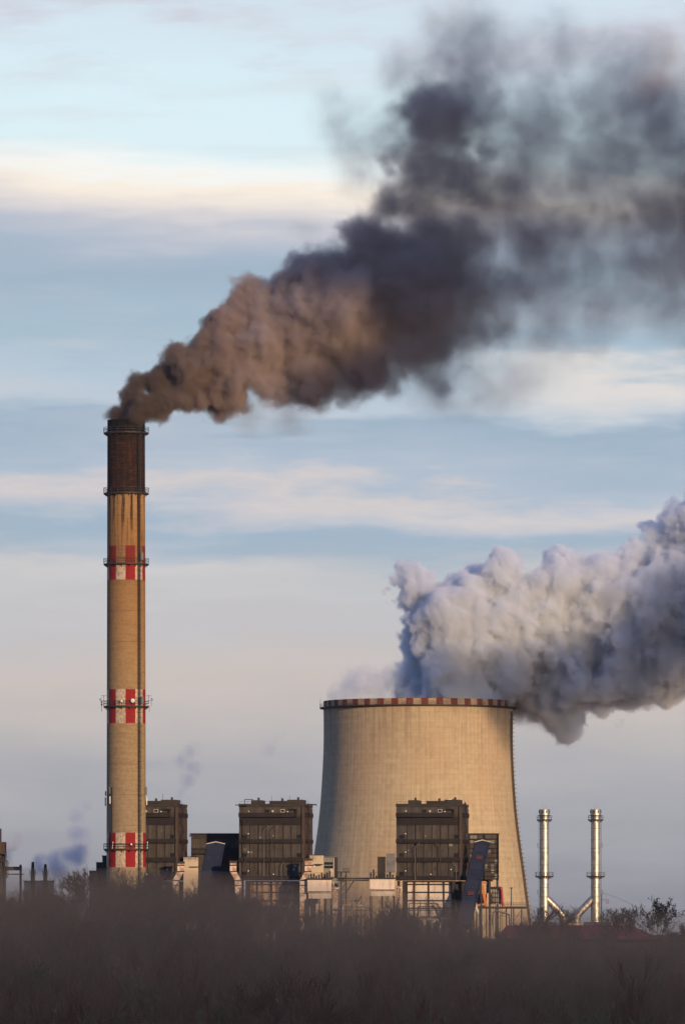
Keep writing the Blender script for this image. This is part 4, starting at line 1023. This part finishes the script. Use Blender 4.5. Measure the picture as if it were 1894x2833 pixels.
for i, (px, py) in enumerate(((1385, 2566), (1432, 2560), (1448, 2552), (1500, 2556), (1522, 2552), (1556, 2566), (1578, 2562), (1632, 2560), (1690, 2572), (1832, 2562))):
    tree(('bushy', 'round', 'sparse')[i % 3], PX(px, 1275), 1275 + rng.uniform(-8, 8), max(2.5, PZ(py, 1275) - float(ground(PX(px, 1275), 1275))), rng.uniform(0, 6.28), 'low leafless tree in the row before the red roofed hall', 'low trees before the red roofed hall')
for i, (px, py) in enumerate(((648, 2468), (668, 2478), (712, 2478), (742, 2486), (762, 2492), (790, 2498), (815, 2508), (845, 2512), (985, 2520), (1130, 2512), (1160, 2520), (1240, 2518), (1275, 2525))):
    tree(('round', 'sparse', 'bushy')[i % 3], PX(px, 1262), 1262 + rng.uniform(-10, 10), max(2.5, PZ(py, 1262) - float(ground(PX(px, 1262), 1262))), rng.uniform(0, 6.28), 'leafless tree in the thicket at the foot of the boiler houses', 'thicket at the foot of the boiler houses')
by_px('olive', 1740, 2772, 380, 'small olive shrub in the dark wood, lower right', name='shrub')
by_px('olive', 165, 2768, 390, 'small olive shrub in the dark wood, lower left', name='shrub')
by_px('olive', 90, 2500, 1040, 'olive tinged tree in the left of the wood')
by_px('russet', 780, 2665, 520, 'russet tree in the middle of the dark wood')
by_px('slim2', 1090, 2725, 372, 'pale stemmed tree, forked, in the lower middle of the wood')
by_px('slim2', 1780, 2640, 470, 'pale stemmed slender tree in the lower right of the wood')
n_single = len([o for o in C.objects if o.name.startswith(('bare_tree', 'shrub'))])
# the front of the wood: countable trunks
LBL = {'slim': 'dark slender leafless tree in the front of the wood', 'slim2': 'pale barked slender leafless tree in the front of the wood', 'round': 'leafless tree with a rounded crown in the front of the wood', 'bushy': 'many stemmed leafless tree in the front of the wood',
       'russet': 'russet twigged leafless tree in the front of the wood', 'olive': 'olive twigged leafless tree in the front of the wood'}
def forest_h(x, y):
    px = x / (K * y) + 947
    t = float(sstep(420, 1180, y)); g = float(ground(x, y))
    lim = 2860 + (float(tree_line(px)) - 2860) * ((y - 340) / (1180 - 340)) ** .62
    return max(3.0, PZ(lim, y) - g)
for i in range(265 ):
    u_ = (i + rng.random()) / 265
    y = 345 + 330 * u_ ** 0.8
    x = rng.uniform(-1, 1) * (947 * K * y + 3)
    kn = rng.choice(('slim', 'slim', 'slim2', 'slim2', 'round', 'bushy', 'slim', 'russet', 'olive') if rng.random() < .5 else ('slim', 'slim2', 'round'))
    h = forest_h(x, y) * rng.uniform(.75, 1.06)
    tree(kn, x, y, h, rng.uniform(0, 6.28), LBL[kn], 'leafless trees at the front of the wood')
# the rest of the wood behind them, too many to count, as one mass
def forest(name, n, y0, y1, seed, kinds):
    r = np.random.RandomState(seed); V = []; F = []; MI = []; base = 0
    mats_ = [M_bark, M_twig, M_bark_p, M_twig_g, M_twig_r]
    cache = {}
    for k in kinds:
        a, b, c, h0 = KINDS[k]; arr = []
        for me in (a, b):
            vv = np.empty(len(me.vertices) * 3); me.vertices.foreach_get('co', vv)
            nl = len(me.loops); ll = np.empty(nl, int); me.loops.foreach_get('vertex_index', ll)
            ff = ll.reshape(-1, 4)
            if me is b and len(ff) > 1600:     # far trees keep a part of the finest twigs
                g = ff.reshape(-1, 3, 4); keep = r.permutation(len(g))[:int(len(g) * .55)]; ff = g[keep].reshape(-1, 4)
            arr.append((vv.reshape(-1, 3), ff, mats_.index(me.materials[0])))
        cache[k] = (arr, h0)
    for i in range(n):
        y = y0 + (y1 - y0) * ((i + r.rand()) / n) ** .85
        x = r.uniform(-1, 1) * (947 * K * y + 6); k = kinds[r.randint(len(kinds))]
        arr, h0 = cache[k]; h = forest_h(x, y) * r.uniform(.72, 1.05); s = h / h0; a = r.uniform(0, 6.28); ca, sa = math.cos(a) * s * 1.15, math.sin(a) * s * 1.15
        gz_ = float(ground(x, y))
        for vv, ff, mi in arr:
            q = np.stack([vv[:, 0] * ca - vv[:, 1] * sa + x, vv[:, 0] * sa + vv[:, 1] * ca + y, vv[:, 2] * s + gz_], -1)
            V.append(q); F.append(ff + base); MI.append(np.full(len(ff), mi)); base += len(q)
    V = np.concatenate(V); F = np.concatenate(F); MI = np.concatenate(MI)
    used, inv = np.unique(F.ravel(), return_inverse=True); V = V[used]; F = inv.reshape(-1, 4)
    me = bpy.data.meshes.new(name); me.vertices.add(len(V)); me.vertices.foreach_set('co', V.astype(np.float32).ravel())
    me.loops.add(F.size); me.loops.foreach_set('vertex_index', F.astype(np.int32).ravel())
    me.polygons.add(len(F)); me.polygons.foreach_set('loop_start', np.arange(0, F.size, 4, dtype=np.int32))
    for m in mats_: me.materials.append(m)
    me.polygons.foreach_set('material_index', MI.astype(np.int32)); me.update(calc_edges=True)
    o = bpy.data.objects.new(name, me); C.objects.link(o); return tag(o, 'bare brown wood filling the valley before the power plant', 'wood', None, 'stuff')
forest('wood', 900, 660, 1225, 4, ['slim', 'slim2', 'round', 'bushy', 'round', 'bushy', 'slim', 'olive', 'russet'])

# ------------------------------------------------------------------ smoke and steam
QUALITY = 1.0
def volmat(name, color, density, aniso=0.0, step=3.0):
    m, T = newmat(name)
    p_ = T.node('ShaderNodeVolumePrincipled', {'Color': color, 'Density': density, 'Anisotropy': aniso})
    T.l.new(p_.outputs[0], T.node('ShaderNodeOutputMaterial').inputs['Volume'])
    m.cycles.volume_step_rate = step
    return m
def skinmat(name, c):
    m, T = newmat(name)
    a = T.node('ShaderNodeBsdfTransparent'); b = T.node('ShaderNodeBsdfDiffuse', {'Color': (*c, 1)})
    mx = T.node('ShaderNodeMixShader', {0: 0.004}); T.l.new(a.outputs[0], mx.inputs[1]); T.l.new(b.outputs[0], mx.inputs[2])
    T.l.new(mx.outputs[0], T.node('ShaderNodeOutputMaterial').inputs[0]); return m
def cloud_tree(name, layers, lo, hi_, vox, material, to_mesh=None, thr=0.05):
    """geometry nodes that fill a box with the density field of the layers"""
    tr = bpy.data.node_groups.new(name, 'GeometryNodeTree')
    tr.interface.new_socket('Geometry', in_out='OUTPUT', socket_type='NodeSocketGeometry')
    G = NT(tr); pos = G.node('GeometryNodeInputPosition').outputs[0]
    total = None
    for L in layers:
        wv = G.v('SUBTRACT', G.noise(pos, L['wf'], 2.0, 0.5, color=True), (0.5, 0.5, 0.5))
        p1 = G.v('ADD', pos, G.v('SCALE', wv, None, scale=L['wa']))
        shape = None
        for c, r in L['blobs']:
            q = G.m('MULTIPLY_ADD', G.v('DISTANCE', p1, tuple(c)), -1.0 / r, 1.0)
            q = G.m('MULTIPLY', q, r / L['rs'])           # signed depth in units of rs
            shape = q if shape is None else G.m('SMOOTH_MAX', shape, q, L.get('sm', 0.35))
        off = L.get('seed', 0.0)
        ps = G.v('ADD', pos, (off, off * 1.7, off * .6))
        n = G.m('SUBTRACT', G.noise(ps, L['nf'], L.get('det', 6.0), L.get('rough', 0.58), dist=L.get('dist', 0.0)), 0.5)
        na_ = L['na']
        xs_ = G.sep(pos)[0]
        if L.get('grow'): x0, x1, g0, g1 = L['grow']; na_ = G.smooth(xs_, x0, x1, g0 * na_, g1 * na_)
        f_ = G.m('ADD', shape, G.m('MULTIPLY', n, na_))
        if L.get('ba'):
            if L.get('bfade'): x0, x1, g0, g1 = L['bfade']; L['ba'] = G.smooth(xs_, x0, x1, g0, g1)
            vo = G.node('ShaderNodeTexVoronoi', {'Vector': G.v('ADD', ps, G.v('SCALE', wv, None, scale=L['wa'] * .6)), 'Scale': L['bf'], 'Detail': 3.0, 'Roughness': 0.5, 'Lacunarity': 2.2}, feature='F1', distance='EUCLIDEAN')
            vo.normalize = True
            f_ = G.m('ADD', f_, G.m('MULTIPLY', G.m('SUBTRACT', 0.40, vo.outputs['Distance']), L['ba']))
            if L.get('b2'):
                v2 = G.node('ShaderNodeTexVoronoi', {'Vector': G.v('ADD', ps, G.v('SCALE', G.v('SUBTRACT', G.noise(ps, .3, 2.0, .5, color=True), (.5, .5, .5)), None, scale=2.5)), 'Scale': L['bf'] * 3.1, 'Detail': 2.0, 'Roughness': 0.55, 'Lacunarity': 2.3}, feature='F1', distance='EUCLIDEAN')
                v2.normalize = True
                f_ = G.m('ADD', f_, G.m('MULTIPLY', G.m('SUBTRACT', 0.40, v2.outputs['Distance']), L['b2']))
        if L.get('soft'): x0, x1, g0, g1 = L['soft']; f_ = G.m('DIVIDE', f_, G.smooth(xs_, x0, x1, g0, g1))
        dens = G.smooth(f_, L.get('e0', 0.0), L['e1'], 0.0, L['d'])
        if L.get('mod'):
            mf, lo_, hi2 = L['mod']; mn = G.noise(G.v('ADD', ps, G.v('SCALE', wv, None, scale=L['wa'] * 1.5)), mf, 6.0, .62)
            x0, x1 = L.get('modx', (-200, -100)); k_ = G.smooth(xs_, x0, x1)
            f2 = G.smooth(mn, .36, .64, lo_, hi2); dens = G.m('MULTIPLY', dens, G.m('ADD', 1.0, G.m('MULTIPLY', k_, G.m('SUBTRACT', f2, 1.0))))
        if L.get('fade'):
            x0, x1, d0, d1 = L['fade']; dens = G.m('MULTIPLY', dens, G.smooth(G.sep(pos)[0], x0, x1, d0, d1))
        total = dens if total is None else G.m('ADD', total, dens)
    vox = vox / QUALITY
    res = [max(8, int((hi_[i] - lo[i]) / vox)) for i in range(3)]
    vc = G.node('GeometryNodeVolumeCube', {'Density': total, 'Min': tuple(lo), 'Max': tuple(hi_), 'Resolution X': res[0], 'Resolution Y': res[1], 'Resolution Z': res[2]})
    out = vc.outputs[0]
    if to_mesh:
        vm = G.node('GeometryNodeVolumeToMesh', {'Volume': out, 'Threshold': thr, 'Adaptivity': 0.0})
        out = vm.outputs[0]
    sm = G.node('GeometryNodeSetMaterial', {'Geometry': out, 'Material': material})
    go_ = G.n.new('NodeGroupOutput'); G.l.new(sm.outputs[0], go_.inputs[0])
    return tr, res
def cloud(name, layers, lo, hi_, vox, vmat, smat, label, cat, part_name, thr, skin_vox, group=None):
    # outer skin: baked once from the field into a plain mesh
    tr, _ = cloud_tree(name + '_skin', layers(), lo, hi_, skin_vox * QUALITY, smat, True, thr)
    tmp_me = bpy.data.meshes.new('tmp'); tmp = bpy.data.objects.new('tmp', tmp_me); C.objects.link(tmp)
    md = tmp.modifiers.new('f', 'NODES'); md.node_group = tr
    dg = bpy.context.evaluated_depsgraph_get()
    me = bpy.data.meshes.new_from_object(tmp.evaluated_get(dg)); me.name = name
    bpy.data.objects.remove(tmp); bpy.data.node_groups.remove(tr)
    if not len(me.materials): me.materials.append(smat)
    root = bpy.data.objects.new(name, me); C.objects.link(root); tag(root, label, cat, group)
    me.polygons.foreach_set('use_smooth', [True] * len(me.polygons))
    tr, res = cloud_tree(name + '_field', layers(), lo, hi_, vox, vmat)
    vo = bpy.data.objects.new(part_name, bpy.data.volumes.new(part_name)); C.objects.link(vo)
    vo.data.materials.append(vmat)
    md = vo.modifiers.new('f', 'NODES'); md.node_group = tr
    vo.parent = root
    print(name, 'voxels', res, res[0] * res[1] * res[2] / 1e6, 'M; skin faces', len(me.polygons))
    return root
def blobs(lst, Y, depth=None):
    out = []
    for e in lst:
        px, py, rp = e[:3]; dy = e[3] if len(e) > 3 else 0.0
        out.append((P(px, py, Y) + Vector((0, dy, 0)), rp * K * Y))
    return out

# black smoke from the chimney
dense = [(352, 1174, 46), (349, 1142, 46), (362, 1100, 46), (370, 1068, 34), (400, 1120, 46), (440, 1112, 52), (443, 1068, 66), (485, 1090, 66), (520, 1046, 92), (535, 1110, 64), (575, 950, 60), (620, 1000, 120, 2), (640, 1085, 78), (655, 900, 75),
         (700, 850, 88), (695, 795, 46), (730, 950, 140, 2), (770, 1050, 84), (850, 900, 160, 2), (870, 1010, 112), (830, 790, 92, 3), (980, 850, 195), (1000, 990, 132), (1050, 700, 140), (1045, 625, 58), (1070, 1060, 64),
         (1180, 800, 205, -2), (1170, 950, 150, -2), (1300, 850, 165, -4), (1290, 950, 108, -2), (1370, 900, 80, -2), (1250, 650, 160, -4), (1265, 520, 150, -5), (1190, 410, 100, -5), (1270, 330, 140, -6), (1240, 260, 75, -6), (1350, 430, 120, -6), (1470, 690, 95, -4), (780, 1085, 62), (880, 1075, 72), (980, 1075, 72), (1090, 1085, 48), (1210, 1020, 85), (1420, 800, 95, -4), (1330, 560, 120, -5), (1130, 330, 70), (1160, 260, 70), (1220, 330, 150, -6), (1200, 480, 120, -5), (1180, 560, 110, -4), (1400, 600, 110, -5), (1450, 820, 70), (1340, 330, 105, -5), (1140, 430, 100, -4), (1390, 520, 105, -4), (1440, 440, 80, -4), (1090, 560, 80, -3)]
thin = [(1400, 180, 110), (1560, 130, 100), (1500, 880, 110), (1100, 230, 90), (1340, 1060, 60), (1480, 350, 160), (1620, 320, 150), (1750, 480, 170), (1560, 520, 160), (1450, 700, 130), (1650, 720, 140), (1850, 780, 140), (1800, 200, 120), (1700, 230, 110), (1420, 300, 130), (1500, 450, 140), (1520, 250, 110), (1600, 420, 130), (1550, 650, 140), (1430, 150, 90), (1700, 600, 150), (1720, 760, 130), (1560, 820, 110), (1900, 650, 150), (870, 690, 40), (850, 640, 30), (1020, 480, 85), (1010, 400, 60), (1060, 530, 60), (1100, 360, 110), (950, 330, 75), (930, 250, 40), (1280, 200, 150), (1300, 90, 110), (1200, 60, 60), (1450, 580, 170), (1500, 760, 150), (1460, 900, 100), (1600, 560, 170), (1560, 420, 120), (1700, 450, 190), (1640, 280, 130), (1800, 320, 200), (1860, 560, 210), (1890, 400, 150),
        (1780, 740, 150), (1860, 860, 110), (1650, 860, 110), (1240, 1080, 80), (1330, 1080, 70), (1420, 1040, 80), (700, 1150, 55), (800, 1130, 60), (1650, 180, 90), (1830, 170, 90), (2000, 500, 260), (1990, 760, 160)]
clump = [(1460, 500, 90), (1500, 640, 80), (1760, 420, 90), (1720, 650, 80), (1560, 330, 80), (1680, 300, 70), (1830, 300, 90), (1800, 700, 80), (1860, 420, 95), (1840, 600, 100), (1690, 560, 80), (1900, 760, 90), (1590, 640, 70), (1600, 520, 60), (1930, 560, 120)]
YC2 = 1400.0
def smoke_layers():
    return [dict(blobs=blobs(dense, YC2), rs=8.0, wf=0.055, wa=8.0, nf=0.085, na=2.9, det=9, rough=.64, e0=0.0, e1=0.30, d=1.0, fade=(-50, 40, 1.2, .13), bf=0.16, b2=.8, bfade=(-50, 20, .7, .2), mod=(.16, .45, 1.6), modx=(-5, 40), grow=(-50, 45, .75, 1.15), soft=(-45, 45, .7, 4.0), seed=3.0, sm=.25),
            dict(blobs=blobs(thin, YC2), rs=8.0, wf=0.045, wa=9.0, nf=0.07, na=2.6, det=9, rough=.64, e0=-0.5, e1=1.4, d=0.072, mod=(.13, .5, 1.5), seed=11.0, sm=.5),
            dict(blobs=blobs(clump, YC2), rs=8.0, wf=0.05, wa=9.0, nf=0.08, na=3.6, det=7, rough=.6, e0=-0.1, e1=1.4, d=0.085, mod=(.14, .4, 1.6), seed=23.0, sm=.5)]
lo = (PX(285, YC2), YC2 - 24, PZ(1205, YC2)); hi_ = (PX(1990, YC2), YC2 + 24, PZ(-30, YC2))
M_smoke = volmat('soot_smoke', (0.55, 0.47, 0.45, 1), 1.0, 0.0, 2.5)
T = NT(M_smoke.node_tree)          # fresh soot at the mouth is darker than the diluted smoke
sx = T.sep(T.node('ShaderNodeNewGeometry').outputs['Position'])[0]
T.l.new(T.ramp(T.smooth(sx, -54.0, -20.0, kind='LINEAR'), [(0.0, (.20, .155, .135)), (.3, (.27, .215, .19)), (.7, (.50, .41, .375)), (1.0, (.62, .545, .535))]), [n for n in M_smoke.node_tree.nodes if n.type == 'PRINCIPLED_VOLUME'][0].inputs['Color'])
plume = cloud('smoke_plume', smoke_layers, lo, hi_, 0.38, M_smoke, skinmat('smoke_edge', (.1, .09, .085)), 'thick black brown smoke plume drifting away from the chimney top', 'smoke', 'smoke', 0.02, 1.0)
# unseen smoke added beyond the right edge to shade the middle of the plume
smoke_shade = []
for y_, z_, r_ in ((1395, 178, 26), (1370, 185, 27), (1345, 190, 27), (1318, 193, 27), (1292, 195, 27), (1266, 196, 27), (1240, 197, 27), (1222, 198, 16), (1345, 150, 22), (1315, 152, 22), (1285, 154, 22), (1255, 156, 22), (1230, 158, 16), (1312, 230, 20), (1288, 226, 24), (1262, 225, 22), (1242, 224, 16)):
    smoke_shade.append(((0.0575 * y_ + r_ * 1.2 + 5, y_, z_), r_))
def out_layers(): return [dict(blobs=[(Vector(c), r) for c, r in smoke_shade], rs=10.0, wf=0.03, wa=10.0, nf=0.05, na=1.8, det=5, rough=.58, e0=0.0, e1=.8, d=.09, seed=31.0, sm=.4)]
def more_cloud(root, layers, lo, hi_, vox, vmat, part_name):
    tr, res = cloud_tree(part_name + '_field', layers(), lo, hi_, vox, vmat)
    vo = bpy.data.objects.new(part_name, bpy.data.volumes.new(part_name)); C.objects.link(vo); vo.data.materials.append(vmat)
    md = vo.modifiers.new('f', 'NODES'); md.node_group = tr; vo.parent = root
more_cloud(plume, out_layers, (76, 1185, 118), (150, 1425, 258), 1.6, M_smoke, 'shade_smoke')

# white steam from the cooling tower
st = [(1150, 1612, 52), (1130, 1660, 38), (1205, 1690, 84), (1175, 1790, 66), (1165, 1880, 62), (1190, 1950, 60), (1270, 1720, 110, -3), (1260, 1850, 112, -4), (1300, 1960, 80, -5), (1390, 1640, 92), (1395, 1570, 52), (1410, 1730, 118, -2), (1390, 1830, 96, -4),
      (1500, 1730, 122), (1550, 1640, 88), (1570, 1580, 44), (1660, 1730, 135), (1650, 1590, 62), (1755, 1530, 34), (1760, 1600, 70), (1780, 1710, 145), (1835, 1500, 56), (1885, 1440, 62), (1880, 1600, 120), (1870, 1790, 130), (1720, 1840, 105), (1590, 1870, 90),
      (1480, 1880, 80, 6), (1400, 1920, 60, 8), (1560, 1960, 52, 2), (1575, 2010, 24, 2), (1577, 2035, 12, 2), (1650, 1930, 40), (1780, 1910, 55), (1860, 1910, 50), (2000, 1650, 190), (2000, 1450, 120)]
wisp = [(930, 1938, 22), (975, 1915, 34), (1030, 1895, 42), (1080, 1885, 44), (1110, 1920, 40), (1050, 1940, 40), (1450, 1925, 40, 6), (1530, 1985, 40)]
def steam_layers():
    return [dict(blobs=blobs(st, YT), rs=8.0, wf=0.06, wa=6.0, nf=0.09, na=2.2, det=8, rough=.58, e0=0.0, e1=0.12, d=0.75, fade=(30, 90, 1.0, .6), bf=0.085, ba=1.1, b2=.75, seed=5.0, sm=.2, grow=(10, 80, .8, 1.2)),
            dict(blobs=blobs(wisp, YT), rs=8.0, wf=0.05, wa=6.0, nf=0.10, na=2.4, det=7, rough=.6, e0=-0.3, e1=0.9, d=0.55, mod=(.22, .15, 1.7), seed=17.0, sm=.4)]
lo = (PX(905, YT), YT - 25, PZ(2070, YT)); hi_ = (PX(2010, YT), YT + 25, PZ(1350, YT))
M_steam = volmat('water_steam', (0.895, 0.94, 0.998, 1), 1.0, 0.0, 2.5)
steam = cloud('steam_plume', steam_layers, lo, hi_, 0.35, M_steam, skinmat('steam_edge', (.6, .6, .62)), 'billowing white and blue steam cloud rising from the cooling tower', 'steam', 'steam', 0.05, 1.0)

# unseen steam added past the right edge to shade that side of the cloud
steam_shade = [((0.0575 * y_ + r_ * 1.2 + 5, y_, z_), r_) for y_, z_, r_ in ((1380, 92, 11), (1440, 72, 11), (1415, 76, 10), (1508, 108, 19), (1488, 102, 19), (1466, 90, 16), (1445, 84, 14), (1425, 83, 13), (1402, 86, 12), (1492, 78, 15), (1470, 74, 12))]
def steam_out(): return [dict(blobs=[(Vector(c), r) for c, r in steam_shade], rs=10.0, wf=0.03, wa=10.0, nf=0.05, na=1.8, det=5, rough=.58, e0=0.0, e1=.8, d=.10, seed=37.0, sm=.4)]
more_cloud(steam, steam_out, (76, 1350, 56), (145, 1530, 140), 1.6, M_steam, 'shade_steam')

# faint steam wisps far behind
def small(bl, Y, label, d, seed, col=(.58, .67, .88, 1)):  # default colour is dulled and blued to imitate wisps lying in shadow
    b = blobs(bl, Y); lo = [min(c[i] - r * 1.25 for c, r in b) for i in range(3)]; hi_ = [max(c[i] + r * 1.25 for c, r in b) for i in range(3)]
    lay = lambda: [dict(blobs=b, rs=3.0, wf=0.16, wa=3.0, nf=0.22, na=2.2, det=6, rough=.6, e0=-0.1, e1=1.2, d=d * 3.2, seed=seed, sm=.4)]
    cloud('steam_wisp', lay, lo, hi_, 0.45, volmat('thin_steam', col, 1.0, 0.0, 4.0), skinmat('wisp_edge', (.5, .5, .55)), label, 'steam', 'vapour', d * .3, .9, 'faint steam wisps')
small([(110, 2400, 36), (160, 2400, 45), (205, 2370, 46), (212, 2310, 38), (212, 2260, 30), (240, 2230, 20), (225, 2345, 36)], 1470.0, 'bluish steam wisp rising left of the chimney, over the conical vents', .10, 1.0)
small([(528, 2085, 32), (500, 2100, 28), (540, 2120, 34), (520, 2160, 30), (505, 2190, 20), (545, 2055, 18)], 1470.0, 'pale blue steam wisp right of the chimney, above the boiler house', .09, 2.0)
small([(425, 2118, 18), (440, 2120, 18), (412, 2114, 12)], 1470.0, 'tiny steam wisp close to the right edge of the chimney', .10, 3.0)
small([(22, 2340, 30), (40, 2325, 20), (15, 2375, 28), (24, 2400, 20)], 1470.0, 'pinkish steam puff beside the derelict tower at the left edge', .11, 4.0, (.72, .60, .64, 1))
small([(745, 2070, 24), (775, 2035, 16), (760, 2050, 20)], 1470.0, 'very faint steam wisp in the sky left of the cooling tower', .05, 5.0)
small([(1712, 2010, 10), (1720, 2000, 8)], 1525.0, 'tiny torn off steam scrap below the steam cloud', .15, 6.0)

# ------------------------------------------------------------------ air
hb = MB(); hb.box(-900, 900, -420, 1900, -70, 262)
hz = newmat('haze'); p_ = hz[1].node('ShaderNodeVolumePrincipled', {'Color': (.86, .87, .92, 1), 'Density': 0.00002})
hz[1].l.new(p_.outputs[0], hz[1].node('ShaderNodeOutputMaterial').inputs['Volume'])
# a low bank of ground mist lying over the wood
mb = MB()
mx = [(-260, 0.0), (-200, .8), (-60, 1), (-25, .95), (0, .80), (30, .58), (90, .50), (130, .3), (160, 0)]
my = [(430, -14), (480, 0.0), (560, 4.5), (660, 7.5), (800, 10.0), (1000, 13.0), (1180, 15.5), (1250, 16), (1330, 12), (1390, -6), (1398, -16)]
vs = []
for y_, zt_ in my:
    for x_, k_ in mx: vs.append((x_, y_, -16 + (zt_ + 16) * (k_ ** .5 if k_ else 0)))
for y_, zt_ in my:
    for x_, k_ in mx: vs.append((x_, y_, -16.5))
nx_ = len(mx); ny_ = len(my); fs = []; o_ = nx_ * ny_
for j in range(ny_ - 1):
    for i in range(nx_ - 1):
        a = j * nx_ + i; fs.append((a, a + 1, a + nx_ + 1, a + nx_)); fs.append((o_ + a, o_ + a + nx_, o_ + a + nx_ + 1, o_ + a + 1))
for j in range(ny_ - 1):
    a = j * nx_; fs.append((a, a + nx_, o_ + a + nx_, o_ + a)); a += nx_ - 1; fs.append((a, o_ + a, o_ + a + nx_, a + nx_))
for i in range(nx_ - 1):
    a = i; fs.append((a, o_ + a, o_ + a + 1, a + 1)); a = (ny_ - 1) * nx_ + i; fs.append((a, a + 1, o_ + a + 1, o_ + a))
mb.add(vs, fs)
m_, T_ = newmat('ground_mist'); p2 = T_.node('ShaderNodeVolumePrincipled', {'Color': (.92, .48, .245, 1), 'Density': 0.0015})
T_.l.new(p2.outputs[0], T_.node('ShaderNodeOutputMaterial').inputs['Volume'])
mo = tag(mb.build('mist', m_), kind='stuff')
bm_ = bmesh.new(); bm_.from_mesh(mo.data); bmesh.ops.remove_doubles(bm_, verts=bm_.verts, dist=.01); bmesh.ops.recalc_face_normals(bm_, faces=bm_.faces); bm_.to_mesh(mo.data); bm_.free()
HAZE = True
if HAZE:
    o = hb.build('haze', hz[0]); tag(o, kind='stuff')
